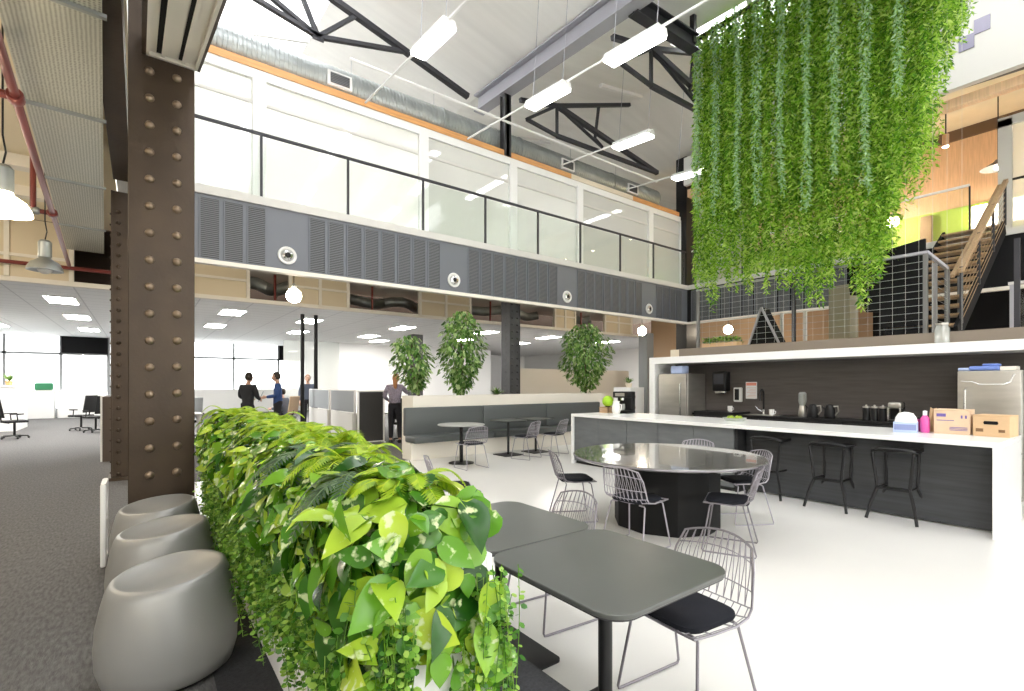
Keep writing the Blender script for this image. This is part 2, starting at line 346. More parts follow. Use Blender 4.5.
# mezzanine glazing
fr = MB()
GX = [-0.1, 1.7, 4.95, 7.42, 9.75, 12.9, 14.6]
fr.box(-0.1, 9.72, 6.95, 14.8, 9.84, 7.12).box(-0.1, 9.74, 4.72, 14.8, 9.84, 4.85)
for x in GX: fr.box(x - 0.11, 9.70, 4.72, x + 0.11, 9.86, 7.0)
struct('trim_mezzanine_window_frame', fr, M['white'])
k = 0
for a, b in zip(GX[:-1], GX[1:]):
    k += 1
    w = MB().box(a + 0.11, 9.77, 4.85, b - 0.11, 9.785, 6.52); o = struct(f'window_{k}', w, M['frosted'])
    w2 = MB().box(a + 0.11, 9.77, 6.56, b - 0.11, 9.785, 6.95); o = struct(f'window_{k}_fanlight', w2, M['frosted'])
    struct('trim_transom', MB().box(a + 0.11, 9.755, 6.51, b - 0.11, 9.80, 6.57), M['strip'])
struct('trim_timber_plate', MB().box(-0.1, 9.70, 7.12, 9.4, 9.95, 7.25).box(12.0, 9.70, 7.12, 14.4, 9.95, 7.25), M['orange'])
struct('trim_timber_plate_painted', MB().box(9.4, 9.70, 7.12, 12.0, 9.95, 7.25), M['cream'])
# partitions inside the mezzanine rooms
struct('wall_mezzanine_partition', MB().box(4.9, 9.9, 4.72, 5.0, 16.3, 7.1).box(9.7, 9.9, 4.72, 9.8, 16.3, 7.1), M['white'])
# office: ceiling, bulkhead, far wall with windows
struct('ceiling_office', bx(-12, 14.4, 3.66, 24, 30.2, 3.72), M['tile'])
bh = MB()
SZ0, SZ1, SZM = 3.72, 4.56, 4.2
panels = [(-12, -4.2), (-3.2, -1.2), (-0.3, 2.25), (3.28, 4.87), (7.2, 9.1), (13.05, 14.15), (15.95, 17.7)]
for a, b in panels: bh.box(a, 14.42, SZ0, b, 14.46, SZ1 if a > -1 else 4.98)
struct('wall_bulkhead', bh, mat('bulkhead_board', (0.68, 0.59, 0.43), 0.6))
bf = MB().box(-12, 14.36, 3.64, 24, 14.5, 3.74)
for a, b in panels:
    for x in (a, (a + b) / 2, b): bf.box(x - 0.04, 14.36, SZ0, x + 0.04, 14.48, SZ1 if a > -1 else 4.98)
    bf.box(a, 14.37, SZM - 0.03, b, 14.48, SZM + 0.03)
struct('trim_bulkhead_frame', bf, M['creamwhite'])
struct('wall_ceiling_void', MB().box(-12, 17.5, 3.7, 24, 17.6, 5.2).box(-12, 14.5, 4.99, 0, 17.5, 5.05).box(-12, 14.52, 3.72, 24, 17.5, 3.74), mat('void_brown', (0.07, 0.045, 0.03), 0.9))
struct('wall_office_far', MB().box(-12, 30, 0, -6.5, 30.2, 3.7).box(-1.2, 30, 0, 1.6, 30.2, 3.7).box(7.7, 30, 0, 24, 30.2, 3.7)
       .box(-6.5, 30, 0, -1.2, 30.2, 0.35).box(1.6, 30, 0, 7.7, 30.2, 0.35), M['white'])
struct('wall_office_left', bx(-12.2, 9, 0, -12, 30.2, 5), M['white'])
struct('wall_office_right', bx(24, 9, 0, 24.2, 30.2, 5), M['white'])
wf = MB()
for x in (-6.5, -4.65, -2.85, -1.2, 1.6, 4.0, 6.2, 7.7): wf.box(x - 0.05, 29.9, 0.35, x + 0.05, 30.02, 3.66)
for a, b in ((-6.5, -1.2), (1.6, 7.7)): wf.box(a, 29.9, 2.82, b, 30.02, 2.92).box(a, 29.9, 0.33, b, 30.02, 0.42)
struct('trim_office_window_frame', wf, mat('grey_frame', (0.30, 0.31, 0.32), 0.5))
for i, (a, b) in enumerate(((-6.5, -4.65), (-4.65, -2.85), (-2.85, -1.2), (1.6, 4.0), (4.0, 6.2), (6.2, 7.7))):
    struct(f'window_office_{i+1}', bx(a + 0.05, 29.97, 0.42, b - 0.05, 29.98, 3.64), M['glass'])
tag(bx(0, 0, 0, 1.62, 0.03, 0.76).build('roller_blind', M['blackmatte'], loc=(-2.83, 29.84, 2.9)), 'dark roller blind half lowered on far window at the end of the carpet aisle', 'blind')
tag(bx(0, 0, 0, 1.45, 0.03, 0.8).build('roller_blind', M['blackmatte'], loc=(6.23, 29.84, 2.86)), 'dark roller blind on far window behind the two poles in the office', 'blind')
# city blocks seen pale outside the windows
tag(MB().box(-9, 60, -3, -2, 66, 9).box(0, 70, -3, 9, 76, 12).build('building', mat('pale_facade', (0.85, 0.85, 0.85), 0.8)), 'pale facade outside the far office windows', 'building')
# office partition walls (white, right part)
struct('wall_office_partition', MB().box(10.9, 14.8, 0, 18, 14.95, 2.1), M['creamwhite'])
struct('wall_office_whiteboard', MB().box(8.3, 26, 0, 18, 26.1, 3.66), M['white'])
struct('window_meeting_room', MB().box(5.6, 25.9, 0.9, 8.3, 25.93, 3.66), M['frosted'])
# walls behind and left of the camera, with window bands
rw = MB().box(-12, -8.7, 0, 20, -8.5, 0.9).box(-12, -8.7, 3.3, 20, -8.5, 9.0).box(-12, -8.7, 0.9, 0, -8.5, 3.3)
for x in range(0, 21, 4): rw.box(x - 0.25, -8.7, 0.9, x + 0.25, -8.5, 3.3)
struct('wall_rear', rw, M['creamwhite'])
struct('wall_left', bx(-12.2, -8.7, 0, -12, 9, 5.2), M['cream'])
for i, x in enumerate(range(0, 17, 4)): struct(f'window_rear_{i+1}', bx(x + 0.25, -8.62, 0.9, x + 3.75, -8.6, 3.3), M['glass'])
# left bay soffit
struct('ceiling_left_bay', bx(-12, -2, 5.0, -0.34, 14.45, 5.12).box(-0.34, -2, 5.0, -0.1, 9.4, 5.12), mat('pale_cream_soffit', (0.85, 0.75, 0.56), 0.6))
sb = MB()
for y in (3.6, 7.9, 10.6, 12.2): sb.box(-12, y - 0.12, 4.82, -0.75, y + 0.12, 5.0)
struct('trim_soffit_beam', sb, M['creamwhite'])
struct('wall_left_bay_upper', bx(-0.42, -2, 5.12, -0.30, 9.4, 8.4), M['creamwhite'])
# walls above the back mezzanine
struct('wall_back_bulkhead', bx(14.2, 2.8, 8.0, 14.35, 9.4, 8.9), M['white'])
struct('wall_stair_bulkhead', bx(12.5, -7, 7.2, 12.65, 2.8, 9.6), mat('off_white_bulkhead', (0.62, 0.60, 0.58), 0.6))
for i, (y, z) in enumerate(((1.98, 8.06), (2.20, 7.84))): struct(f'window_clerestory_{i+1}', bx(12.48, y - 0.11, z, 12.505, y + 0.11, z + 0.27), mat('violet_grey_pane', (0.25, 0.23, 0.33), 0.2))
struct('trim_back_beam', MB().box(12.75, -7, 6.95, 12.95, 3.2, 7.12).box(14.25, 3.2, 7.6, 14.5, 9.3, 7.85), M['peach'])
struct('wall_back_mezzanine', MB().box(18.2, -7, 6.4, 18.35, 9.4, 8.3), M['peach'])
struct('wall_back_mezzanine_band', MB().box(18.15, -7, 8.3, 18.3, 9.4, 8.6), mat('slatted_timber', (0.16, 0.10, 0.06), 0.6))
struct('wall_back_mezzanine_dado', bx(18.1, -7, 4.72, 18.2, 9.4, 6.4), M['lime'])
struct('ceiling_back_mezzanine', bx(14.95, -7, 8.6, 19.9, 9.4, 8.7), M['cream'])
struct('trim_back_mezzanine_post', MB().box(17.9, 3.9, 4.72, 18.1, 4.15, 6.3), mat('brown_post', (0.30, 0.20, 0.12), 0.6))
gd = MB()
for y in (2.55, 1.2): gd.box(14.95, y - 0.1, 4.72, 15.1, y + 0.1, 7.0)
gd.box(14.95, 1.1, 6.9, 15.1, 2.65, 7.1)
# room below the back mezzanine
struct('wall_back_lower', bx(19, -6, 0, 19.15, 14.3, 4.55), mat('tan_wall', (0.42, 0.29, 0.18), 0.7))
struct('wall_back_lower_dark', bx(17.6, -6, 2.6, 17.7, 5.2, 4.55), M['blackmatte'])

# ------------------------------------------------------------------ riveted columns
def column(loc, w, d, h, label, m, near):
    t = thing('riveted_column', label, 'column', loc)
    b = MB().box(0, 0, 0, w, d, h)
    pl = 0.02
    for sx in (0, 1): b.box(sx * w - (pl if not sx else 0), -pl, 0, sx * w + (pl if sx else 0), d + pl, h)
    if near:
        MB().box(-0.012, -0.03, 0, w + 0.012, d + 0.03, h).build('shaft', m, t, bevel=0.006)
        MB().box(-0.05, -0.07, 0, w + 0.05, d + 0.07, 0.06).build('base_plate', m, t)
        rv = MB().lathe([(0.036, 0), (0.033, 0.012), (0.022, 0.024), (0.0001, 0.03)], (0, 0, 0), 12, 'Y').mesh('rivet', M['rivethead'])
        for i, v in enumerate(rv.vertices): v.co.y = -v.co.y
        rv.flip_normals()
        z = 0.25
        while z < 4.6:
            for x, dz in ((0.135, 0.0), (0.33, 0.01)): part('rivet', rv, t, (x, -0.03, z + dz))
            z += 0.232
    else:
        for i in range(int((h - 0.1) / 0.17)):
            for x in (w * 0.22, w * 0.78): b.ball((x, -0.02, 0.1 + 0.17 * i), 0.03, 8, 5)
            for y in (d * 0.5,): b.ball((-pl - 0.005, y, 0.1 + 0.17 * i), 0.02, 6, 4)
        b.build('shaft', m, t); MB().box(-0.06, -0.06, 0, w + 0.06, d + 0.06, 0.05).build('base_plate', m, t)
    return t
column((-0.07, 5.28, 0), 0.45, 0.30, 9.0, 'large bronze riveted iron column behind the grey poufs', M['rivet'], True)
column((-0.34, 9.8, 0), 0.32, 0.35, 4.5, 'riveted column further down the carpet aisle, just left of the large bronze one', M['rivet'], False)
column((7.37, 9.8, 0), 0.29, 0.32, 4.5, 'dark riveted column behind the grey banquette', M['darkcol'], False)
tag(MB().box(0, 0, 0, 0.6, 0.4, 9.1).box(-0.04, -0.04, 3.9, 0.64, 0.44, 4.0).build('corner_column', M['black'], loc=(14.5, 9.5, 0), bevel=0.01), 'dark column at the mezzanine corner beside the hanging greenery', 'column')
tag(MB().box(0, 0, 0, 0.45, 0.45, 3.66).build('square_column', mat('grey_col', (0.22, 0.24, 0.26), 0.6), loc=(17.0, 13.0, 0), bevel=0.02), 'plain grey column behind the coffee machine', 'column')
tag(MB().box(0, 0, 0, 0.5, 0.5, 3.66).build('square_column', M['darkcol'], loc=(9.4, 19.5, 0), bevel=0.02), 'dark column in the office behind the slanting tree', 'column')
tag(MB().box(0, 0, 0, 0.5, 0.5, 3.66).build('square_column', mat('grey_col_b', (0.25, 0.27, 0.29), 0.6), loc=(-1.0, 26.5, 0), bevel=0.02), 'grey square column by far windows beside the carpet aisle', 'column')
tag(MB().cyl((0, 0, 0), (0, 0, 3.66), 0.06, 12).build('service_pole', M['black'], loc=(4.0, 16.0, 0)), 'slim black service pole in the office, the left of two', 'pole')
tag(MB().cyl((0, 0, 0), (0, 0, 3.66), 0.06, 12).build('service_pole', M['black'], loc=(4.4, 16.0, 0)), 'slim black service pole in the office, the right of two', 'pole')
tag(MB().box(-0.05, -0.1, 7.12, 0.05, 0.1, 8.64).box(-0.1, -0.1, 7.12, 0.1, -0.08, 8.64).box(-0.1, 0.08, 7.12, 0.1, 0.1, 8.64).build('steel_post', M['darkcol'], loc=(7.22, 9.78, 0)), 'dark steel post rising from mezzanine rail to the large roof beam', 'post')

# ------------------------------------------------------------------ fascia grilles and jet nozzles
gm = MB().box(-0.135, -0.012, -0.49, 0.135, 0.0, 0.49)
for s in (-1, 1): gm.box(s * 0.135 - 0.008, -0.02, -0.49, s * 0.135 + 0.008, 0, 0.49)
gme = MB().box(-0.135, -0.012, -0.49, 0.135, 0.0, 0.49).mesh('blade_face', M['louvre'], False)
gfr = MB()
for s in (-1, 1): gfr.box(s * 0.14 - 0.01, -0.022, -0.5, s * 0.14 + 0.01, 0, 0.5); gfr.box(-0.15, -0.022, s * 0.495 - 0.008, 0.15, 0, s * 0.495 + 0.008)
gfm = gfr.mesh('grille_frame', M['fascia'], False)
noz_names = ['nearest round air nozzle', 'second round air nozzle', 'third round air nozzle', 'furthest round air nozzle']
def grille(loc, rz, label, group):
    t = thing('louvre_grille', label, 'air grille', loc, rz, group); part('blade_face', gme, t); part('grille_frame', gfm, t); return t
banks = [(0.91 - 0.345 * 2, 3, 0), (2.61, 8, 1), (6.03, 8, 2), (9.46, 8, 3), (12.88, 4, 4)]
for x0, n, bi in banks:
    for i in range(n):
        where = (f'{ORD[i]} louvred grille of the fascia bank left of the nearest round air nozzle' if bi == 0 else
                 f'{ORD[i]} louvred grille in the fascia bank right of the {noz_names[bi-1]}')
        grille((x0 + 0.345 * i + (0.69 if bi == 0 else 0), 9.398, 4.05), 0, where, 'louvred grilles along the mezzanine fascia')
for i in range(14):
    grille((14.398, 9.1 - 0.345 * i, 4.05), -PI / 2, f'{ORD[i]} louvred grille from the corner on the back fascia behind the railing', 'louvred grilles along the back fascia')
ring = MB().lathe([(0.145, 0), (0.16, -0.02), (0.15, -0.04), (0.115, -0.035), (0.10, -0.012), (0.10, 0.0)], seg=28, axis='Y').mesh('flange', M['plaster'])
cone = MB().lathe([(0.098, -0.004), (0.085, -0.05), (0.05, -0.065), (0.045, -0.03), (0.0001, -0.02)], seg=24, axis='Y').mesh('nozzle_cone', M['chrome'])
core = MB().lathe([(0.044, -0.068), (0.03, -0.075), (0.0001, -0.07)], seg=16, axis='Y').mesh('nozzle_throat', M['black'])
for i, x in enumerate((2.09, 5.51, 8.93, 12.36)):
    t = thing('jet_nozzle', ['white round air nozzle on fascia nearest the bronze column', 'white round air nozzle on fascia between the two long grille banks, left of middle',
              'white round air nozzle on fascia just right of the dark riveted column', 'white round air nozzle on fascia furthest right near the corner'][i], 'air nozzle', (x, 9.398, 3.79), 0, 'round air nozzles on the fascia')
    part('flange', ring, t); part('nozzle_cone', cone, t); part('nozzle_throat', core, t)

# ------------------------------------------------------------------ balustrades
t = thing('glass_balustrade', 'glass balustrade with thin dark handrail along the left mezzanine', 'balustrade', (0, 9.46, 4.74))
MB().box(-0.05, -0.02, 1.10, 14.4, 0.03, 1.145).build('handrail', M['steel'], t)
for x in (1.685, 3.2, 4.8, 6.4, 8.0, 9.5, 11.13, 12.68, 14.3): MB().box(x - 0.02, -0.02, 0, x + 0.02, 0.02, 1.1).build('post', M['steel'], t)
xs = [0, 1.685, 3.2, 4.8, 6.4, 8.0, 9.5, 11.13, 12.68, 14.3]
for a, b in zip(xs[:-1], xs[1:]): MB().box(a + 0.03, -0.006, 0.04, b - 0.03, 0.006, 1.06).build('glass_panel', M['glassbal'], t)
t = thing('glass_balustrade', 'glass balustrade with pale handrail along the back mezzanine above the stair', 'balustrade', (14.5, 0, 4.74))
MB().box(-0.025, 2.5, 1.10, 0.025, 9.3, 1.15).build('handrail', M['white'], t)
ys = [2.5, 4.2, 5.9, 7.6, 9.3]
for y in ys: MB().box(-0.015, y - 0.015, 0, 0.015, y + 0.015, 1.1).build('post', M['steel'], t)
for a, b in zip(ys[:-1], ys[1:]): MB().box(-0.006, a + 0.02, 0.04, 0.006, b - 0.02, 1.08).build('glass_panel', M['glassbal'], t)
t = thing('glass_door', 'white framed glass door at the head of the timber stair', 'door', (15.0, 0, 4.74))
MB().box(-0.05, 1.9, 0, 0.05, 2.12, 2.5).box(-0.05, -0.5, 2.35, 0.05, 2.12, 2.55).box(-0.05, 0.55, 0, 0.05, 0.7, 2.5).build('frame', M['strip'], t)
MB().box(-0.01, 0.7, 0, 0.01, 1.9, 2.35).build('glass_panel', M['frosted'], t)
MB().box(-0.02, -2.0, 1.15, 0.02, 1.9, 1.2).build('rail', M['black'], t)

# ------------------------------------------------------------------ roof steel
def zr(z, y): return zt(z, y)
o = MB().ibeam((7.22, -6.5, zr(8.88, -6.5)), (7.22, 11.0, zr(8.88, 11.0)), 0.30, 0.46, 0.04, 0.03).build('roof_beam', M['steelgrey'])
tag(o, 'big grey steel roof beam crossing above the suspended lights', 'beam')
o = MB().ibeam((0.02, -5, 8.1), (0.02, 9.4, 8.95), 0.3, 0.5).build('roof_beam', M['darkcol']); tag(o, 'dark roof beam over the large bronze column', 'beam')
o = MB().ibeam((14.6, -6, zr(8.75, -6)), (14.6, 9.4, zr(8.75, 9.4)), 0.25, 0.4).build('roof_beam', M['steel']); tag(o, 'dark roof beam above the back mezzanine', 'beam')
def truss(y, xa, zl, xr, zrdg, label, m, flip=False):
    """triangulated roof truss in a plane across the bay"""
    t = thing('roof_truss', label, 'truss', (0, y, TY * (y - 9.6)))
    def bar(n, a, b, w=0.07, h=0.09): MB().beam((a[0], 0, a[1]), (b[0], 0, b[1]), w, h, (0, 1, 0)).build(n, m, t)
    S = -1 if flip else 1
    P = lambda dx, z: (xa + S * dx, z)
    bar('rafter', P(0, zl), P(3.75, zl + 0.98), 0.10, 0.12)
    bar('rafter', P(3.75, zl + 0.98), P(6.7, zl + 0.2), 0.10, 0.12)
    bar('bottom_chord', P(1.5, zl + 0.40), P(3.3, zl - 0.05))
    bar('bottom_chord', P(3.3, zl - 0.05), P(5.6, zl + 0.42))
    bar('strut', P(3.3, zl - 0.05), P(2.6, zl + 0.65)); bar('strut', P(3.3, zl - 0.05), P(3.75, zl + 0.95))
    bar('strut', P(3.3, zl - 0.05), P(4.9, zl + 0.66)); 
    MB().beam((P(3.2, 0)[0], -0.02, zl - 0.05), (P(3.4, 0)[0], -0.02, zl - 0.05), 0.16, 0.03, (0, 1, 0)).build('gusset', m, t)
    return t
truss(9.5, 5.95, 8.05, 0, 0, 'dark roof truss above the duct in the skylit bay left of the big beam', M['steel'], True)
truss(5.2, 6.9, 8.6, 0, 0, 'dark roof truss nearer the camera in the skylit bay', M['steel'], True)
# queen-post truss over the right bay, near the left wall
def qtruss(y, pts, bars, label):
    t = thing('roof_truss', label, 'truss', (0, y, 0))
    for n, a, b, w in bars: MB().beam((pts[a][0], 0, pts[a][1]), (pts[b][0], 0, pts[b][1]), w, w, (0, 1, 0)).build(n, M['steel'], t)
    return t
pts = dict(l=(7.3, 8.35), hub=(8.5, 8.62), tr=(11.35, 9.62), tl=(7.3, 8.25), lo=(7.5, 7.95), r=(12.66, 7.98), m=(10.2, 8.05), b1=(8.5, 7.85), b2=(10.05, 9.15), a=(9.9, 8.2))
bars = [('top_chord', 'l', 'hub', 0.09), ('top_chord', 'hub', 'tr', 0.09), ('rafter', 'hub', 'r', 0.11), ('bottom_chord', 'b1', 'r', 0.09), ('strut', 'hub', 'b1', 0.06),
        ('strut', 'hub', 'lo', 0.07), ('strut', 'hub', 'm', 0.06), ('strut', 'b2', 'a', 0.06), ('strut', 'm', 'a', 0.06), ('bottom_chord', 'lo', 'b1', 0.07)]
qtruss(9.3, pts, bars, 'dark braced truss above the round duct, right of the dark post')
pts2 = {k: (x, z - 0.12) for k, (x, z) in pts.items()}
qtruss(6.4, pts2, bars, 'dark braced truss beside the top left corner of the hanging greenery')
o = MB().ibeam((7.3, 5.9, 8.55), (9.3, 5.9, 8.65), 0.22, 0.34).box(9.2, 5.85, 8.65, 9.3, 5.95, 9.3).build('cross_beam', M['steel']); tag(o, 'dark steel cross beam under the skylight left of the greenery', 'beam')
o = MB().cyl((0, 0, 0), (9.5, 0, 0), 0.028, 8).build('conduit', M['white'], loc=(3.2, 9.35, 7.73)); tag(o, 'thin white conduit running past the round duct and dark post', 'conduit')

# spiral duct
t = thing('spiral_duct', 'galvanised round spiral duct above the mezzanine glazing', 'duct', (0, 10.28, 7.66))
prof = []
x = 0.0
while x < 13.7:
    prof += [(0.325, x), (0.325, x + 0.055), (0.334, x + 0.06), (0.334, x + 0.072)]; x += 0.078
prof = [(0.0001, 0.0)] + prof + [(0.325, 13.72), (0.0001, 13.72)]
MB().lathe(prof, (0, 0, 0), 24, 'X').build('duct_body', M['galv'], t)
for x in (1.9, 5.6, 7.9, 11.5): MB().lathe([(0.33, x), (0.35, x), (0.35, x + 0.04), (0.33, x + 0.04)], (0, 0, 0), 24, 'X').build('joint_band', M['galv'], t)
for x in (3.2, 9.5, 12.3):
    g = MB().box(x - 0.24, -0.355, -0.20, x + 0.24, -0.30, 0.08).build('register', M['white'], t)
    MB().box(x - 0.19, -0.365, -0.16, x + 0.19, -0.34, 0.04).build('register_face', M['louvre'], g, False)

# suspended light rows
LT = 0.09
def led(loc, label, roof_z, length=1.03):
    t = thing('suspended_light', label, 'ceiling light', loc, 0, 'suspended strip lights on tilted rods')
    t.rotation_euler = (math.atan(LT), 0, 0)
    L = length / 2
    MB().add([(-0.14, -L, 0), (0.14, -L, 0), (0.14, L, 0), (-0.14, L, 0), (-0.10, -L, 0.09), (0.10, -L, 0.09), (0.10, L, 0.09), (-0.10, L, 0.09)],
             [(3, 2, 1, 0), (4, 5, 6, 7), (0, 1, 5, 4), (1, 2, 6, 5), (2, 3, 7, 6), (3, 0, 4, 7)]).build('housing', M['white'], t)
    MB().rbox(-0.13, -L + 0.01, -0.05, 0.13, L - 0.01, -0.002, 0.012, 2).build('diffuser', M['led'], t)
    for s in (-1, 1): MB().cyl((0, s * (L - 0.1), 0.09), (0, s * (L - 0.1), roof_z - loc[2] - 0.02 + 0.05 * s), 0.006, 6).build('suspension_wire', M['steelgrey'], t)
    return t
rows = [(3.62, 'left of the big roof beam'), (6.04, 'hanging just left of the dark post'), (8.98, 'hanging right of the dark post'), (11.65, 'beside the hanging greenery')]
for ri, (x, w) in enumerate(rows):
    zc = 7.08 if ri < 2 else 7.26
    for j, y in enumerate(((6.82, 4.85), (6.88, 4.87), (7.27,), (7.5,))[ri]):
        led((x, y, zc + LT * (y - 9.5)), f'strip light {w}, ' + ('far one' if j == 0 else 'near one'), zt((9.95, 9.39, 9.41, 9.81)[ri], y))
    ye = -3.0 if ri < 2 else (6.7 if ri == 2 else 6.95)
    o = MB().cyl((0, ye, 0.06 - LT * (9.5 - ye)), (0, 9.66, 0.06 + LT * 0.16), 0.02, 8).build('light_rod', M['white'], loc=(x, 0, zc + 0.02))
    tag(o, ['white rod carrying the leftmost strip lights', 'white rod carrying the strip lights left of the dark post', 'white rod carrying the strip light right of the dark post', 'white rod carrying the strip light beside the greenery'][ri], 'rod')

# ------------------------------------------------------------------ upper left services
t = thing('perforated_duct', 'perforated galvanised rectangular duct over the carpet aisle', 'duct', (-0.33, 0, 4.4), R(2.5))
MB().box(-0.31, -1, 0, 0.31, 14.2, 0.35).build('duct_body', M['perf'], t, False)
for y in (3.3, 5.0, 7.0, 9.4, 12): MB().box(-0.34, y - 0.02, -0.03, 0.34, y + 0.02, 0.0).build('joint_flange', M['galv'], t)
t = thing('sprinkler_pipe', 'dark red pipe running below the perforated duct', 'pipe', (-0.60, 0, 3.95), R(2.4))
MB().cyl((0, 0.5, 0), (0, 13.6, 0), 0.034, 12).build('pipe', M['pipe'], t)
for y in (5.9, 9.6):
    d = MB().tube([(-0.02, y, 0), (-0.16, y, 0), (-0.20, y, 0.05), (-0.20, y, 0.8)], 0.035, 10).build('dropper', M['pipe'], t)
    MB().ball((-0.17, y, 0.0), 0.055, 10, 6).build('elbow', M['galv'], d)
    MB().lathe([(0.055, y - 0.06), (0.06, y - 0.05), (0.06, y + 0.05), (0.055, y + 0.06)], (0, 0, 0), 12, 'Y').build('coupling', M['pipe'], t)
o = MB().cyl((-4, 0, 0), (0.6, 0, 0), 0.04, 10).build('cross_pipe', M['pipe'], loc=(-0.9, 13.9, 3.95)); tag(o, 'dark red pipe running crosswise above the dropped ceiling edge', 'pipe')
def industrial_pendant(loc, label, lit, drop):
    t = thing('pendant_lamp', label, 'pendant lamp', loc)
    MB().lathe([(0.02, 0.02), (0.19, 0.0), (0.20, 0.0), (0.19, 0.045), (0.155, 0.11), (0.07, 0.17), (0.06, 0.19)], seg=28).build('shade', M['warmshade'] if lit else M['galv'], t)
    MB().lathe([(0.075, 0.19), (0.075, 0.40), (0.05, 0.43), (0.0001, 0.43)], seg=20).build('lamp_holder', M['galv'], t)
    MB().tube([(0, 0, 0.43), (0.02, 0, 0.55), (0.0, 0, 0.7), (0, 0, drop)], 0.008, 6).build('cord', M['black'], t)
    MB().ball((0, 0, 0.04), 0.09, 14, 8).build('bulb', M['warm'] if lit else M['plaster'], t)
industrial_pendant((-0.98, 6.25, 3.03), 'glowing pendant lamp at the left edge under the timber soffit', True, 1.95)
industrial_pendant((-1.07, 9.5, 3.10), 'unlit metal dome pendant lamp beside the red pipe', False, 1.9)
def globe(loc, label, drop):
    t = thing('globe_pendant', label, 'pendant lamp', loc)
    MB().ball((0, 0, 0), 0.15, 18, 12).build('globe', M['warm'], t); MB().lathe([(0.05, 0.13), (0.06, 0.2), (0.02, 0.26)], seg=14).build('lamp_cap', M['galv'], t)
    MB().cyl((0, 0, 0.25), (0, 0, drop), 0.008, 6).build('cord', M['black'], t)
for y, w_ in ((4.5, 'nearest the camera'), (8.0, 'middle one'), (11.5, 'furthest')): globe((-3.4, y, 3.7), f'added globe pendant out of view in the left bay, {w_}', 1.3)  # unseen lamps added to warm the left bay
globe((2.58, 11.0, 3.36), 'glowing globe pendant under the fascia near the bronze column', 1.19)
globe((14.1, 11.0, 3.36), 'glowing globe pendant under the far right of the mezzanine', 1.19)
globe((16.4, 9.1, 3.40), 'glowing globe pendant under the back mezzanine behind the railing', 1.15)
globe((17.2, 4.6, 6.15), 'glowing globe pendant upstairs right of the hanging greenery', 2.4)
t = thing('cone_pendant', 'dark cone pendant lamp hanging in the peach mezzanine room', 'pendant lamp', (16.6, 2.35, 6.75))
MB().lathe([(0.32, 0), (0.33, 0.0), (0.10, 0.14), (0.05, 0.2)], seg=24).build('shade', M['darkcol'], t); MB().cyl((0, 0, 0.2), (0, 0, 1.9), 0.012, 6).build('cord', M['black'], t)
MB().ball((0, 0, 0.03), 0.08).build('bulb', M['warm'], t)
t = thing('ceiling_troffer', 'bright light panel on the peach mezzanine wall above the stair', 'ceiling light', (18.0, 2.6, 6.05))
MB().rbox(-0.05, -0.75, -0.3, 0.05, 0.45, 0.25, 0.03).build('diffuser', M['warmwhite'], t); MB().box(0.05, -0.78, -0.33, 0.09, 0.48, 0.28).build('back_plate', M['white'], t)
for i, (x, y) in enumerate(((16.5, 1.5), (16.5, 3.3), (16.5, 5.5), (16.5, 7.5))):
    t = thing('spotlight', f'{ORD[i]} copper spotlight from the right under the mezzanine ceiling', 'spotlight', (x, y, 7.9), 0, 'copper spotlights upstairs')
    MB().cyl((0, 0, 0), (-0.03, 0, -0.3), 0.07, 14).build('barrel', M['peach'], t); MB().cyl((0, 0, 0), (0, 0, 0.7), 0.015, 8).build('stem', M['black'], t)
    MB().cyl((-0.03, 0, -0.3), (-0.032, 0, -0.305), 0.06, 14).build('lens', M['warm'], t)
# bronze trough light on top of the near column
t = thing('trough_light', 'cream twin slot trough bracket at the top of the bronze column', 'bracket', (0.04, 5.22, 4.34)); t.rotation_euler = (R(-14), 0, 0); t.rotation_euler.x = R(14)
MB().box(0, -2.4, 0, 0.37, 0, 0.03).box(0.105, -2.4, -0.02, 0.13, -0.06, 0).box(0.25, -2.4, -0.02, 0.275, -0.06, 0).box(0.0, -2.4, -0.03, 0.022, 0, 0.0).box(0.348, -2.4, -0.03, 0.37, 0, 0.0).box(0, -0.05, -0.03, 0.37, 0, 0).build('tray', M['creamwhite'], t)
for x in (0.10, 0.255): MB().box(x - 0.03, -2.38, -0.008, x + 0.005, -0.10, -0.001).build('slot', M['blackmatte'], t)
MB().box(0.37, -2.4, -0.03, 0.39, 0.0, 0.2).build('side_cheek', M['rivet'], t)
MB().box(-0.03, -2.4, -0.03, 0.0, 0.0, 0.2).build('side_cheek', M['rivet'], t)
o = MB().box(-0.32, -1.0, 4.55, -0.12, 9.4, 4.99).build('girder', M['rivet']); tag(o, 'dark brown girder beside the perforated duct', 'beam')
# services seen in the openings above the office
for i, (x0, x1, z, y) in enumerate(((2.0, 4.2, 4.25, 15.2), (4.8, 8.2, 4.2, 15.6), (9.3, 13.0, 4.3, 15.4), (14.0, 16.0, 4.3, 15.3))):
    lab = ['silver flexible duct in the opening behind the nearest globe lamp', 'silver flexible duct in the opening above the woman', 'silver flexible duct in the opening right of the dark riveted column', 'silver flexible duct in the opening by the far globe lamp'][i]
    pts_ = [(x0 + (x1 - x0) * k / 12, y + 0.15 * math.sin(k * 1.3), z + 0.08 * math.sin(k * 0.9 + i)) for k in range(13)]
    tag(MB().tube(pts_, 0.17, 12).build('flexible_duct', M['galv']), lab, 'duct')
    tag(MB().cyl((x0 + 1.0, 14.9, 3.75), (x0 + 1.0, 14.9, 4.55), 0.035, 8).build('riser_pipe', M['pipe']), lab.replace('silver flexible duct', 'short red pipe'), 'pipe')
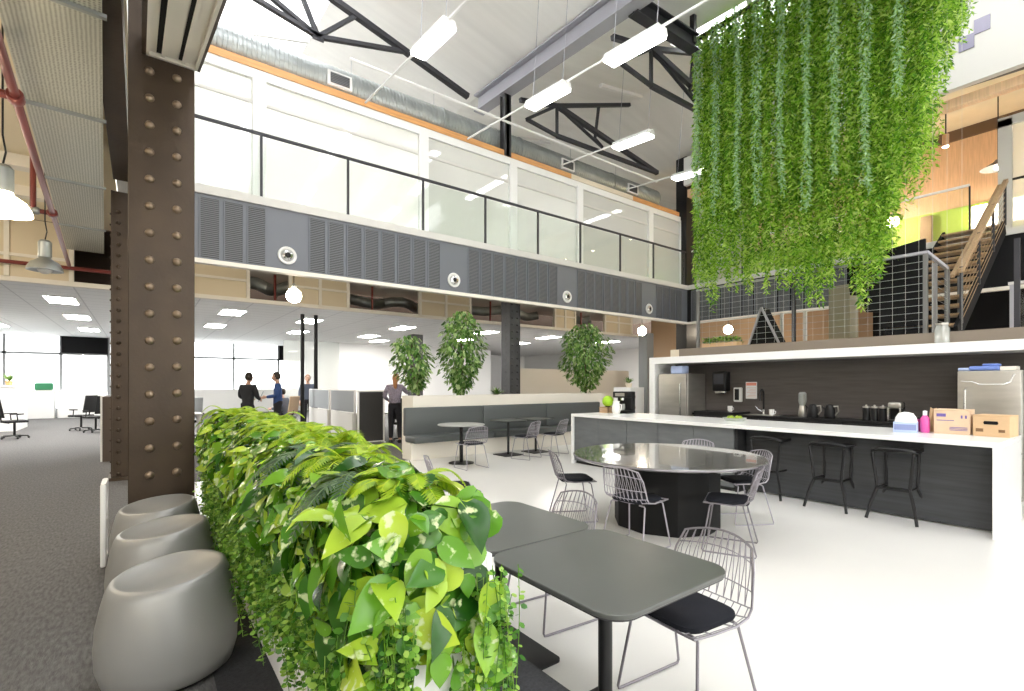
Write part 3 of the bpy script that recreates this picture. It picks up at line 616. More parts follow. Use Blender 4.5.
# office ceiling lights; some right-hand ones added to brighten the white partition
for j, (x, y) in enumerate(((-4.2, 17), (-1.6, 17), (-4.2, 21), (-1.6, 21), (-4.2, 25.5), (-1.6, 25.5), (2.2, 16.8), (4.6, 17.5), (2.2, 21), (5.2, 21.5), (8.0, 17.5), (8.2, 21.5), (11.5, 17), (15, 17), (12.5, 20.5), (16, 20.5), (19, 17), (9.5, 23.5))):
    lab = (f'flat light panel over the carpet aisle office, {ORD[j]} counting from the front left' if j < 6 else f'flat light panel in the open office ceiling, {ORD[j-6]} counting from the left')
    t = thing('ceiling_light', lab, 'ceiling light', (x, y, 3.655), 0, 'flat light panels in the office ceiling')
    MB().box(-0.32, -0.62, -0.015, 0.32, 0.62, 0).build('frame', M['white'], t); MB().box(-0.28, -0.58, -0.022, 0.28, 0.58, -0.012).build('diffuser', M['ledoff'], t)

for i, x in enumerate((2.0, 4.0, 6.2, 8.6, 11.2, 13.4)):  # lamps added to brighten the rooms behind the glazing
    t = thing('ceiling_light', f'added strip light brightening the mezzanine rooms behind the glazing, {ORD[i]} from the left', 'ceiling light', (x, 12.6, 7.6), 0, 'added strip lights inside the mezzanine rooms')
    MB().box(-0.12, -1.2, 0, 0.12, 1.2, 0.06).build('housing', M['white'], t); MB().box(-0.11, -1.18, -0.03, 0.11, 1.18, 0.0).build('diffuser', M['ledmezz'], t)
    for s in (-1, 1): MB().cyl((0, s, 0.06), (0, s, 1.6), 0.006, 6).build('suspension_wire', M['steelgrey'], t)
# ------------------------------------------------------------------ camera, world, render look
cam = bpy.data.cameras.new('camera'); co = bpy.data.objects.new('camera', cam); C.objects.link(co); sc.camera = co
cam.sensor_width = 36; cam.lens = 36 * 490.2 / 1024; cam.shift_y = (384 - 345.5) / 1024; cam.clip_end = 500; cam.clip_start = 0.05
co.location = (0, 0, 1.5); co.rotation_euler = (PI / 2, 0, -math.atan2(0.6044, 0.7967))
w = bpy.data.worlds.new('world'); sc.world = w; w.use_nodes = True
w.node_tree.nodes['Background'].inputs[0].default_value = (0.98, 0.985, 1.0, 1); w.node_tree.nodes['Background'].inputs[1].default_value = 2.6
sc.view_settings.view_transform = 'Standard'; sc.view_settings.look = 'None'; sc.view_settings.gamma = 1; sc.view_settings.use_curve_mapping = False
sc.view_settings.exposure = 1.48
sc.cycles.max_bounces = 8; sc.cycles.diffuse_bounces = 4; sc.cycles.transparent_max_bounces = 16; sc.cycles.use_denoising = True

# ------------------------------------------------------------------ wire chairs
def seat_rows():
    #    y     z      half width  side rise  side wrap
    return [(0.225, 0.452, 0.225, 0.004, 0.0), (0.12, 0.440, 0.245, 0.02, 0.0), (-0.04, 0.427, 0.25, 0.03, 0.0), (-0.15, 0.440, 0.25, 0.035, 0.015),
            (-0.205, 0.49, 0.25, 0.02, 0.04), (-0.235, 0.58, 0.245, 0.0, 0.055), (-0.265, 0.68, 0.235, -0.012, 0.06), (-0.30, 0.795, 0.205, -0.035, 0.055)]
def sp(v, s):
    rows = seat_rows(); v = max(0, min(len(rows) - 1.0001, v)); i = int(v); f = v - i
    a = [rows[i][k] * (1 - f) + rows[i + 1][k] * f for k in range(5)]
    return (s * a[2], a[0] + a[4] * s * s, a[1] + a[3] * s * s)
def chair_parts(wm):
    rim = [sp(0, s / 6) for s in range(-6, 7)] + [sp(v * 0.5, 1) for v in range(1, 14)] + [sp(6.999, s / 6) for s in range(6, -7, -1)] + [sp(v * 0.5, -1) for v in range(13, 0, -1)]
    r = MB().tube(rim, 0.0062, 6, True).mesh('rim', wm)
    w = MB()
    n = 11
    for i in range(n):
        s = -1 + 2 * (i + 0.5) / n
        w.tube([sp(v * 0.5, s) for v in range(0, 9)], 0.003, 4, cap=False)
    for i in range(n + 1):                                     # fanned zigzag wires of the back
        s0 = -1 + 2 * i / n
        for d in (-1, 1):
            s1 = s0 + d / n
            if abs(s1) > 1: continue
            w.tube([sp(4 + 3 * k / 6, s0 * (1 - k / 6) + s1 * (k / 6)) for k in range(7)], 0.003, 4, cap=False)
    for v in (1, 2, 3, 4, 5, 6.3): w.tube([sp(v, s / 6) for s in range(-6, 7)], 0.0035, 4, cap=False)
    b = w.mesh('wire_basket', wm)
    cu = MB(); ou = rrect(0.20, 0.195, 0.09, 6)
    cu.prism([(x, y + 0.02) for x, y in ou], 0.452, 0.462)
    cu = MB()
    N = len(ou)
    rings = [(0.97, 0.448), (1.0, 0.460), (0.985, 0.474), (0.9, 0.484), (0.5, 0.482), (0.02, 0.478)]
    cu.add([(x * k, y * k + 0.02, z) for k, z in rings for x, y in ou],
           [tuple(reversed(range(N)))] + [(i * N + j, i * N + (j + 1) % N, (i + 1) * N + (j + 1) % N, (i + 1) * N + j) for i in range(len(rings) - 1) for j in range(N)] + [tuple((len(rings) - 1) * N + j for j in range(N))])
    c = cu.mesh('cushion', M['cushion'])
    legs = []
    for s in (-1, 1):
        legs.append(MB().tube([(s * 0.13, 0.16, 0.428), (s * 0.185, 0.165, 0.43), (s * 0.20, 0.17, 0.42), (s * 0.245, 0.235, 0.025), (s * 0.247, 0.228, 0.009), (s * 0.247, 0.20, 0.008),
                               (s * 0.247, -0.20, 0.008), (s * 0.247, -0.228, 0.009), (s * 0.245, -0.235, 0.025), (s * 0.20, -0.13, 0.42), (s * 0.185, -0.125, 0.43), (s * 0.13, -0.12, 0.43)], 0.0075, 8).mesh('sled_leg', wm))
    return dict(rim=r, wire_basket=b, cushion=c, legs=legs)
CP = chair_parts(M['wire']); CPL = chair_parts(M['wirelt'])
def wire_chair(x, y, d, label, group, cp=CP):
    t = thing('wire_chair', label, 'chair', (x, y, 0), face(*d), group); t.scale = (0.93, 0.93, 0.96)
    part('rim', cp['rim'], t); part('wire_basket', cp['wire_basket'], t); part('cushion', cp['cushion'], t)
    for l in cp['legs']: part('sled_leg', l, t)
    return t
G1 = 'wire chairs at the square tables'; G2 = 'wire chairs around the round table'; G3 = 'wire chairs by the banquette'
wire_chair(2.06, 1.35, (-1, 0.10), 'wire chair with black cushion at the nearest square table', G1)
wire_chair(2.14, 2.40, (-1, 0.1), 'wire chair showing only its back above the second square table', G1)
wire_chair(3.88, 3.98, (0.87, -0.5), 'wire chair with black cushion left of the round table, back to the white floor', G2)
wire_chair(3.66, 2.93, (0.93, 0.05), 'wire chair in front of the round table, its back towards the square tables', G2, CPL)
wire_chair(4.31, 2.37, (-0.42, 0.9), 'wire chair with black cushion at the right front of the round table', G2)
wire_chair(5.30, 2.78, (-0.85, 0.5), 'wire chair at the far right of the round table towards the bar', G2, CPL)
wire_chair(5.68, 3.62, (-0.95, -0.3), 'wire chair mostly hidden behind the round table', G2, CPL)
wire_chair(4.72, 7.42, (0.0, 1.0), 'wire chair seen from behind at the small round table by the banquette', G3, CPL)
wire_chair(6.22, 7.72, (-0.35, 0.95), 'wire chair at the left square table by the banquette', G3, CPL)
wire_chair(7.02, 7.75, (-0.35, 0.95), 'wire chair at the right square table by the banquette', G3, CPL)
wire_chair(2.56, 4.42, (0.9, -0.45), 'wire chair peeking over the ferns at the middle of the planter', G3, CPL)

# ------------------------------------------------------------------ tables
def square_table(x, y, label, hx=0.36, hy=0.37, group='square tables', bulge=0.018, leg=0.03):
    t = thing('square_table', label, 'table', (x, y, 0), 0, group)
    MB().prism(rrect(hx, hy, 0.09, 6, bulge), 0.722, 0.74).build('tabletop', M['table'], t, ang=30, bevel=0.003)
    MB().prism(rrect(hx - 0.006, hy - 0.006, 0.085, 6, bulge), 0.714, 0.7215).build('edge_band', M['edge'], t, ang=30)
    MB().cyl((0, 0, 0.015), (0, 0, 0.714), leg, 16).lathe([(0.11, 0.70), (0.11, 0.714)], seg=16).build('pedestal', M['black'], t)
    MB().prism(rrect(0.24, 0.24, 0.03, 4), 0, 0.014).build('base_plate', M['black'], t)
square_table(1.58, 1.425, 'charcoal square table with rounded corners, nearest the camera')
square_table(1.58, 2.19, 'second charcoal square table, behind the nearest one beside the planter')
square_table(6.22, 8.33, 'small square table by the banquette left of its twin', 0.31, 0.31, 'small banquette tables', 0.0, 0.025)
square_table(6.98, 8.33, 'small square table by the banquette, the right one of the pair', 0.31, 0.31, 'small banquette tables', 0.0, 0.025)
t = thing('bistro_table', 'small round table at the left end of the banquette', 'table', (4.86, 8.0, 0))
MB().lathe([(0.0001, 0.72), (0.44, 0.72), (0.45, 0.73), (0.44, 0.74), (0.0001, 0.74)], seg=40).build('tabletop', mat('grey_top', (0.38, 0.39, 0.38), 0.35), t)
MB().cyl((0, 0, 0.015), (0, 0, 0.72), 0.035, 14).build('pedestal', M['black'], t); MB().lathe([(0.24, 0), (0.24, 0.012), (0.03, 0.02)], seg=28).build('base_plate', M['black'], t)
t = thing('round_table', 'large round black table on a faceted drum in front of the bar', 'table', (4.54, 3.23, 0))
MB().lathe([(0.0001, 0.70), (0.95, 0.70), (0.985, 0.715), (0.99, 0.728), (0.982, 0.74), (0.0001, 0.741)], seg=72).build('tabletop', M['roundtop'], t)
MB().lathe([(0.9905, 0.718), (0.994, 0.724), (0.992, 0.732)], seg=72).build('rim', M['wire'], t)
MB().prism([(0.55 * math.cos(2 * PI * k / 10 + 0.2), 0.55 * math.sin(2 * PI * k / 10 + 0.2)) for k in range(10)], 0.0, 0.70).build('drum_base', M['drum'], t, False)

# ------------------------------------------------------------------ poufs
pf = MB(); seg = 48
prof = [(0.24, 0.0, 0), (0.285, 0.03, 0), (0.305, 0.10, 0), (0.31, 0.20, 0), (0.303, 0.30, 0.1), (0.285, 0.40, 0.4), (0.268, 0.475, 0.8), (0.252, 0.512, 1), (0.236, 0.522, 1), (0.222, 0.516, 1), (0.16, 0.492, 1), (0.08, 0.480, 1), (0.0005, 0.476, 1)]
vs = []; fs = []
for r, z, k in prof:
    for j in range(seg):
        a = 2 * PI * j / seg; x = r * math.cos(a); y = r * math.sin(a); vs.append((x, y, z + k * (x * 0.10 + y * 0.03)))
for i in range(len(prof) - 1):
    for j in range(seg): fs.append((i * seg + j, i * seg + (j + 1) % seg, (i + 1) * seg + (j + 1) % seg, (i + 1) * seg + j))
fs.append(tuple(reversed(range(seg)))); pf.add(vs, fs)
pfm = pf.mesh('shell', M['pouf'], True, 60)
glide = MB().lathe([(0.235, -0.012), (0.245, 0.0), (0.235, 0.012)], seg=32).mesh('glide_ring', M['black'])
for (x, y, a), l in zip(((0.125, 3.12, 0.2), (0.125, 4.10, -0.1), (0.115, 4.90, 0.3)), ('nearest grey pebble pouf beside the planter', 'middle grey pebble pouf between its two neighbours', 'far grey pebble pouf against the bronze column')):
    t = thing('pouf', l, 'pouf', (x, y, 0.012), a, 'grey pebble poufs'); part('shell', pfm, t); part('glide_ring', glide, t)
t = thing('rack_panel', 'white slotted upright panel at the carpet edge left of the poufs', 'rack', (-0.24, 5.2, 0))
pl = MB()
for a, b, c, d in ((0.0, 0.06, 0, 0.68), (0.30, 0.36, 0, 0.68)): pl.rbox(-0.02, a, c, 0.02, b, d, 0.012, 2)
for z in (0.0, 0.30, 0.62): pl.box(-0.018, 0.05, z, 0.018, 0.31, z + 0.06)
pl.build('slotted_frame', M['white'], t)

# ------------------------------------------------------------------ planter with its plants
t = thing('planter_box', 'long white planter box full of trailing greenery', 'planter', (0, 0, 0))
MB().box(0.556, 1.19, 0, 0.576, 5.25, 1.0).box(0.81, 1.19, 0, 0.83, 5.25, 1.0).box(0.576, 1.19, 0, 0.81, 1.21, 1.0).box(0.576, 5.23, 0, 0.81, 5.25, 1.0).build('box', M['white'], t, bevel=0.004)
MB().box(0.576, 1.21, 0.05, 0.81, 5.23, 0.93).build('soil', M['soil'], t)
def leaf(mb, p, d, n, L, W, droop=0.25, fold=0.12):
    d = d.normalized(); sdir = d.cross(n); sdir = sdir.normalized() if sdir.length > 1e-5 else d.orthogonal().normalized(); n = sdir.cross(d)
    ts = ((0.0, 0.02), (-0.03, 0.22), (0.08, 0.40), (0.24, 0.5), (0.42, 0.48), (0.60, 0.38), (0.76, 0.25), (0.90, 0.10), (1.0, 0.0))
    vs = []
    for tt, ww in ts:
        c = p + d * (L * tt) - n * (droop * L * tt * tt)
        if ww == 0: vs += [c]
        else: vs += [c - sdir * (ww * W) + n * (fold * W * ww * 2), c - n * 0.0, c + sdir * (ww * W) + n * (fold * W * ww * 2)]
    fs = []
    for i in range(7):
        a = i * 3; fs += [(a, a + 1, a + 4, a + 3), (a + 1, a + 2, a + 5, a + 4)]
    fs += [(21, 22, 24), (22, 23, 24)]
    mb.add(vs, fs)
rnd = random.Random(11)
SEC = [(-0.20, -0.62), (-0.23, -0.35), (-0.26, -0.08), (-0.24, 0.10), (-0.13, 0.19), (0.03, 0.21), (0.12, 0.15), (0.165, 0.02), (0.165, -0.2), (0.15, -0.45)]
def sec(u):
    u = max(0, min(len(SEC) - 1.001, u)); i = int(u); f = u - i
    a = Vector(SEC[i]); b = Vector(SEC[i + 1]); p = a.lerp(b, f); tn = (b - a).normalized(); return p, Vector((-tn.y, tn.x))
def pothos(y, label, end=False, n=200):
    mb = MB(); st = MB()
    for k in range(n):
        if end and rnd.random() < 0.42:
            # over the near end of the box
            x = rnd.uniform(-0.24, 0.15); zz = rnd.uniform(-0.45, 0.2); yy = -0.12 - rnd.uniform(0, 0.08) - 0.10 * max(0, 0.2 - zz) * 0.3
            if -0.20 < x < -0.03 and zz < -0.22: continue
            nn = Vector((rnd.uniform(-0.4, 0.4), -1, rnd.uniform(0, 0.6))).normalized(); p = Vector((x, yy, zz))
        else:
            u = rnd.choice((rnd.uniform(1.6, 7.5), rnd.uniform(1.2, 3.2), rnd.uniform(2.0, 4.5)))
            q, nq = sec(u); dep = rnd.uniform(-0.09, 0.03)
            if q.x > 0.1 and rnd.random() < 0.35: continue
            p = Vector((q.x + nq.x * dep, rnd.uniform(-0.2, 0.2) if not end else rnd.uniform(-0.1, 0.2), q.y + nq.y * dep))
            nn = Vector((nq.x + rnd.uniform(-0.5, 0.5), rnd.uniform(-0.8, 0.6), nq.y + rnd.uniform(-0.2, 0.8))).normalized()
        d = Vector((nn.x * 0.6 + rnd.uniform(-0.8, 0.8), rnd.uniform(-1.0, 0.9), -0.45 + nn.z * 0.4 + rnd.uniform(-0.6, 0.6)))
        d = (d - nn * d.dot(nn) * 0.7)
        if d.length < 0.1: d = Vector((0, -1, -0.3))
        low = p.z < -0.2
        if p.x + d.normalized().x * 0.13 > 0.12 and y < 2.2: continue
        L = rnd.uniform(0.05, 0.125) * (0.72 if low else 1.0) * (1.25 if end and p.z > -0.3 else 1)
        leaf(mb, p, d, nn, L, L * rnd.uniform(0.58, 0.74), rnd.uniform(0.1, 0.5), rnd.uniform(0.02, 0.18))
        if k % 6 == 0: st.tube([Vector((q.x * 0.3, p.y * 0.4, -0.03)) if not end else Vector((0, 0, -0.03)), p * 0.6 + Vector((0, 0, 0.06)), p], 0.003, 4, cap=False)
    t = thing('pothos_plant', label, 'plant', (0.69, y, 1.0 + 0.006 * (y - 1.3)), 0, 'pothos plants in the long planter')
    st.build('stem', M['stem'], t); mb.build('leaves', M['pothos'], t, True, ang=80)
PN = 14
for i in range(PN):
    lab = ('pothos with big glossy marbled leaves spilling over the near planter end' if i == 0 else
           'pothos at the far planter end beside the bronze column' if i == PN - 1 else f'marbled pothos, {ORD[i]} clump along the planter from the near end')
    pothos(1.32 + 0.285 * i, lab, i == 0, 430 if i == 0 else (360 if i < 4 else 250))
def frond(mb, p, d, L, np_, pl, curl=0.9):
    d = d.normalized(); side = d.cross(Vector((0, 0, 1))).normalized(); pts = []
    for k in range(np_ + 1):
        tt = k / np_; pts.append(p + d * (L * tt * (1 - 0.15 * tt)) + Vector((0, 0, -curl * L * tt * tt * 0.55)))
    mb.tube(pts, 0.0028, 4, rads=[0.0032 * (1 - 0.7 * k / np_) for k in range(np_ + 1)], cap=False)
    for k in range(2, np_ + 1):
        tt = k / np_; l = pl * math.sin(PI * min(1, 0.12 + tt * 0.88)) ** 0.7 + 0.006; tn = (pts[k] - pts[k - 1]).normalized()
        for s in (-1, 1):
            e = (side * s + tn * 0.55 + Vector((0, 0, -0.18))).normalized(); w = tn * 0.0075
            b = pts[k]; m1 = b + e * l * 0.45
            mb.add([b - w * 0.5, m1 - w * 0.75, b + e * l, m1 + w * 0.75, b + w * 0.5], [(0, 1, 2, 3, 4)])
def fern(x, y, z, label, m, n=15, L=0.36, up=0.8):
    t = thing('fern', label, 'fern', (x, y, z), 0, 'ferns in the long planter')
    for k in range(n):
        a = 2 * PI * k / n + rnd.uniform(-0.2, 0.2); mb = MB(); u = up * rnd.uniform(0.4, 1.15)
        frond(mb, Vector((0.02 * math.cos(a), 0.02 * math.sin(a), 0)), Vector((math.cos(a), math.sin(a), u)), L * rnd.uniform(0.75, 1.15), 22, L * 0.15, rnd.uniform(0.9, 1.5))
        mb.build('frond', m, t, True, ang=80)
FY_ = [1.42, 1.62, 1.95, 2.2, 2.45, 2.75, 3.1, 3.45, 3.85, 4.25, 4.7, 5.1]
for i, y in enumerate(FY_):
    silver = i in (1, 3)
    lab = (('dark silvery fern near the front end of the planter' if i == 1 else 'dark silvery fern further back in the planter') if silver else
           'bright yellow green fern at the very near end of the planter' if i == 0 else f'bright yellow green fern, {ORD[i]} fern along the planter from the near end')
    fern(0.70 + (-0.10 if silver else rnd.uniform(-0.06, 0.06)), y, (1.17 if not silver else 1.18) + 0.012 * (y - 1.3), lab, M['fernsilver'] if silver else M['fern'], 17 if not silver else 12, (0.37 if i else 0.28) if not silver else 0.32, 1.25 if not silver else 0.7)
def strands(mb, p0, L, r=0.012, step=0.017, sway=0.02, out=(0, 0)):
    x, y, z = p0; pts = []; n = int(L / 0.05) + 2; ax = rnd.uniform(0, 6); ay = rnd.uniform(0, 6)
    for k in range(n):
        tt = k / (n - 1); pts.append(Vector((x + sway * math.sin(ax + tt * 5) + out[0] * tt, y + sway * math.sin(ay + tt * 4) + out[1] * tt, z - L * tt)))
    mb.tube(pts, 0.0015, 3, cap=False)
    m = int(L / step)
    for k in range(m):
        tt = (k + rnd.random()) / m; i = min(n - 2, int(tt * (n - 1))); f = tt * (n - 1) - i; b = pts[i].lerp(pts[i + 1], f); a = rnd.uniform(0, 2 * PI)
        e = Vector((math.cos(a), math.sin(a), rnd.uniform(-0.8, 0.3))).normalized(); s = e.cross(Vector((rnd.uniform(-1, 1), rnd.uniform(-1, 1), 1))).normalized(); q = r * rnd.uniform(0.7, 1.3)
        c = b + e * q * 1.3
        mb.add([c - e * q, c - e * q * 0.3 - s * q * 0.85, c + e * q * 0.6 - s * q * 0.7, c + e * q * 1.15, c + e * q * 0.6 + s * q * 0.7, c - e * q * 0.3 + s * q * 0.85], [(0, 1, 2, 3, 4, 5)])
TN = 12
for i in range(TN):
    y0 = 1.3 + 0.33 * i; mb = MB()
    for k in range(60 if i < 4 else 44):
        yy = y0 + rnd.uniform(-0.18, 0.18); q = rnd.uniform(0, 1); x = -0.17 - 0.10 * q + rnd.uniform(-0.02, 0.02); z0 = rnd.uniform(-0.4, 0.05) if i > 3 else rnd.uniform(-0.3, 0.05)
        strands(mb, (x, yy - y0, z0), (rnd.uniform(0.35, 0.66) if i > 3 else rnd.uniform(0.28, 0.50)) + min(0, z0 + 0.1) * 0.55, 0.011, 0.014, 0.022, (rnd.uniform(-0.01, 0.03), 0))
    lab = 'fine trailing plant hanging down the planter side nearest the camera' if i == 0 else 'fine trailing plant by the far planter end next to the bronze column' if i == TN - 1 else f'fine leaved trailing plant on the planter side, {ORD[i]} from the near end'
    t = thing('trailing_plant', lab, 'plant', (0.69, y0, 1.0), 0, 'fine trailing plants in the long planter'); mb.build('trailing_stems', M['pearl'], t, True, ang=80)
for j, (xa, xb, lab) in enumerate(((-0.22, -0.16, 'string of beads plant hanging over the left corner of the near planter end'), (0.0, 0.17, 'string of beads plant hanging over the right corner of the near planter end'))):
    mb = MB()
    for k in range(30):
        strands(mb, (rnd.uniform(xa, xb), rnd.uniform(-0.06, 0.0), rnd.uniform(-0.25, 0.0)), rnd.uniform(0.35, 0.75), 0.009, 0.016, 0.015)
    t = thing('trailing_plant', lab, 'plant', (0.69, 1.15, 1.0), 0, 'fine trailing plants in the long planter'); mb.build('trailing_stems', M['pearl'], t, True, ang=80)

# upholstered bench against the planter
t = thing('bench_seat', 'dark felt bench against the planter behind the square tables', 'bench', (0, 0, 0))
MB().rbox(0.87, 1.30, 0.05, 1.0, 2.75, 0.67, 0.035).build('backrest', M['sofa'], t)
MB().rbox(1.0, 1.18, 0.22, 1.215, 2.75, 0.43, 0.03).build('seat_cushion', M['sofa'], t); MB().box(1.0, 1.22, 0, 1.18, 2.72, 0.22).build('plinth', M['black'], t)

# ------------------------------------------------------------------ hanging garden
HX, HX2, HYa, HYb, HZ = 9.6, 10.5, 1.86, 6.08, 8.95
prof = [(6.1, 3.75), (5.98, 3.7), (5.65, 3.25), (5.3, 3.75), (5.0, 3.3), (4.65, 3.45), (4.2, 3.55), (3.85, 3.15), (3.5, 3.1), (3.25, 3.55), (2.95, 2.95), (2.75, 3.1), (2.6, 3.9), (2.45, 4.4), (2.3, 4.7), (2.15, 5.3), (2.0, 6.0), (1.9, 7.0), (1.78, 8.0)]
def bottom(y):
    for (a, za), (b, zb) in zip(prof[:-1], prof[1:]):
        if b <= y <= a: return zb + (za - zb) * (y - b) / (a - b)
    return prof[0][1] if y > prof[0][0] else prof[-1][1]
t = thing('hanging_garden', 'big hanging curtain of green trailing vines above the bar', 'hanging plants', (0, 0, 0))
f = MB()
for a, b in (((HX, HYa), (HX, HYb)), ((HX2, HYa), (HX2, HYb)), ((HX, HYa), (HX2, HYa)), ((HX, HYb), (HX2, HYb)), ((HX, 3.9), (HX2, 3.9))): f.beam((*a, HZ), (*b, HZ), 0.06, 0.08)
f.build('support_frame', M['steel'], t)
for x in (HX, HX2):
    for y in (HYa, 3.9, HYb): MB().cyl((x, y, HZ), (x, y, zt(9.62, y)), 0.012, 6).build('hanger_rod', M['steel'], t)
def vine_mesh(mb, x, y, ztop, zbot, spread=0.06, ns=2, size=1.0, dens=1.0):
    for s in range(ns):
        ox, oy = rnd.uniform(-spread, spread), rnd.uniform(-spread, spread); zb = zbot + (abs(rnd.gauss(0, 0.28)) if s else 0)
        n = int((ztop - zb) / 0.030 * dens); ax, ay = rnd.uniform(0, 6), rnd.uniform(0, 6)
        for k in range(n):
            z = ztop - (ztop - zb) * (k + rnd.random()) / n
            b = Vector((x + ox + 0.025 * math.sin(ax + z * 2.3), y + oy + 0.025 * math.sin(ay + z * 2), z)); a = rnd.uniform(0, 2 * PI)
            L = rnd.uniform(0.055, 0.105) * size; e = Vector((math.cos(a) * 0.75, math.sin(a) * 0.75, rnd.uniform(-1.1, -0.1))).normalized()
            sd = e.cross(Vector((rnd.uniform(-1, 1), rnd.uniform(-1, 1), rnd.uniform(-1, 1)))).normalized() * L * 0.15
            mb.add([b, b + e * L * 0.45 - sd, b + e * L, b + e * L * 0.45 + sd], [(0, 1, 2, 3)])
NV = 78
for i in range(NV):
    y = HYa + (HYb - HYa) * (i + 0.5) / NV + rnd.uniform(-0.02, 0.02); mb = MB()
    pale = i % 8 == 3
    vine_mesh(mb, HX + (rnd.uniform(-0.08, 0.05) if not pale else -0.17), y, HZ + 0.05, bottom(y) + rnd.uniform(-0.3, 0.3) + (1.6 if pale else 0), 0.055, 4, 1.15 if not pale else 1.0, 1.25 if not pale else 1.4)
    mb.build('vine', M['vinepale'] if pale else M['vine'], t, False)
for i in range(20):
    mb = MB(); x = HX + 0.1 + (HX2 - HX - 0.1) * i / 20
    vine_mesh(mb, x, HYa + rnd.uniform(-0.05, 0.08), HZ + 0.05, 7.4 - 0.6 * rnd.random(), 0.06, 4); mb.build('vine', M['vine'], t, False)
mb = MB()
for i in range(230):
    y = rnd.uniform(HYa + 0.05, HYb); x = rnd.choice((HX + 0.2, HX + 0.45, HX2 - 0.1)) + rnd.uniform(-0.1, 0.1)
    zb = bottom(y) + rnd.uniform(0.1, 1.0)
    if y > 3.6 and 0.35 < (x - HX) : zb += 1.2
    vine_mesh(mb, x, y, HZ + 0.05, zb, 0.06, 2, 1.2, 1.0)
o = mb.build('inner_vines', M['vine'], t, False); o['kind'] = 'stuff'
mb = MB()
for i in range(26): 
    y = HYa - 0.1 + (HYb - HYa) * i / 25
    mb.cyl((HX + 0.12, y, 2.30), (HX + 0.12, y, HZ), 0.0016, 4)
o = mb.build('trellis_wires', M['strip'], t, False); o['kind'] = 'stuff'

# ------------------------------------------------------------------ bar
t = thing('bar_counter', 'long bar with white waterfall worktop and charcoal front', 'bar', (0, 0, 0))
MB().box(6.53, 0.91, 0.885, 7.74, 6.75, 0.935).build('worktop', M['whitegloss'], t, bevel=0.004)
MB().box(6.53, 0.91, 0, 7.74, 0.965, 0.885).build('waterfall_end', M['whitegloss'], t, bevel=0.004)
MB().box(6.53, 6.70, 0, 7.74, 6.75, 0.885).build('waterfall_end', M['whitegloss'], t, bevel=0.004)
for i in range(5):
    a = 3.56 + 0.628 * i; MB().box(6.565, a + 0.004, 0.06, 6.59, a + 0.622, 0.885).build('front_panel', M['joinery'], t)
MB().box(6.82, 0.965, 0.02, 6.86, 3.56, 0.885).build('knee_panel', M['kneepanel'], t)
MB().box(6.59, 3.52, 0.0, 7.70, 3.56, 0.885).box(6.62, 3.56, 0, 7.7, 6.7, 0.06).build('carcass', M['joinery2'], t)
def bar_stool(y, label, x=6.68):
    t = thing('bar_stool', label, 'bar stool', (x, y, 0), 0, 'black bar stools')
    ou = rrect(0.19, 0.20, 0.07, 5); MB().prism(ou, 0.755, 0.785).build('seat', M['black'], t, bevel=0.006)
    MB().tube([(-0.17, -0.19, 0.77), (-0.19, -0.14, 0.792), (-0.195, 0, 0.797), (-0.19, 0.14, 0.792), (-0.17, 0.19, 0.77)], 0.017, 8).build('seat_rim', M['black'], t)
    for s in (-1, 1):
        MB().tube([(-0.15, s * 0.16, 0.765), (-0.19, s * 0.185, 0.74), (-0.175, s * 0.165, 0.55), (-0.165, s * 0.145, 0.36), (-0.20, s * 0.19, 0.2), (-0.245, s * 0.225, 0.012)], 0.016, 8).build('leg', M['black'], t)
        MB().tube([(0.13, s * 0.15, 0.765), (0.15, s * 0.15, 0.6), (0.12, s * 0.14, 0.36), (0.17, s * 0.19, 0.2), (0.225, s * 0.225, 0.012)], 0.016, 8).build('leg', M['black'], t)
        MB().tube([(-0.165, s * 0.145, 0.36), (0.12, s * 0.14, 0.36)], 0.012, 6).build('side_rail', M['black'], t)
    MB().beam((-0.165, -0.15, 0.36), (-0.165, 0.15, 0.36), 0.045, 0.03).build('footrest', M['black'], t)
bar_stool(1.74, 'black bar stool nearest the white end of the bar')
bar_stool(2.38, 'middle black bar stool at the bar')
bar_stool(3.12, 'black bar stool half hidden behind the round table', 6.72)

# things on the bar
def carton(loc, sx, sy, h, rz, label, m, hole, prints):
    t = thing('cardboard_box', label, 'box', loc, rz)
    MB().box(-sx / 2, -sy / 2, 0, sx / 2, sy / 2, h).build('carton', m, t, bevel=0.004)
    MB().box(-sx / 2 - 0.002, -sy / 2 - 0.002, h, sx / 2 + 0.002, -0.003, h + 0.004).build('top_flap', m, t); MB().box(-sx / 2 - 0.002, 0.003, h, sx / 2 + 0.002, sy / 2 + 0.002, h + 0.004).build('top_flap', m, t)
    if hole: MB().prism([(sy * 0.18 * a, 0.018 * b) for a, b in ((-1, -1), (1, -1), (1.15, 0), (1, 1), (-1, 1), (-1.15, 0))], 0, 0.003).xform(Matrix.Translation((-sx / 2 - 0.001, 0, h * 0.66)) @ Matrix.Rotation(-PI / 2, 4, 'Y') @ Matrix.Rotation(PI / 2, 4, 'Z')).build('hand_hole', M['blackmatte'], t)
    for (y0, z0, y1, z1, pm) in prints: MB().box(-sx / 2 - 0.003, y0, z0, -sx / 2 + 0.001, y1, z1).build('print', pm, t)
carton((7.45, 1.415, 0.935), 0.36, 0.31, 0.27, R(4), 'taller cardboard box with purple printed mark on the bar', M['board2'], False,
       [(0.05, 0.195, 0.13, 0.23, M['purple']), (-0.02, 0.15, 0.13, 0.158, M['purple']), (-0.13, 0.06, 0.02, 0.066, M['purple']), (-0.13, 0.075, 0.02, 0.081, M['purple']), (-0.13, 0.045, 0.02, 0.051, M['purple']), (-0.09, 0.18, -0.075, 0.215, M['purple']), (-0.125, 0.18, -0.11, 0.215, M['purple'])])
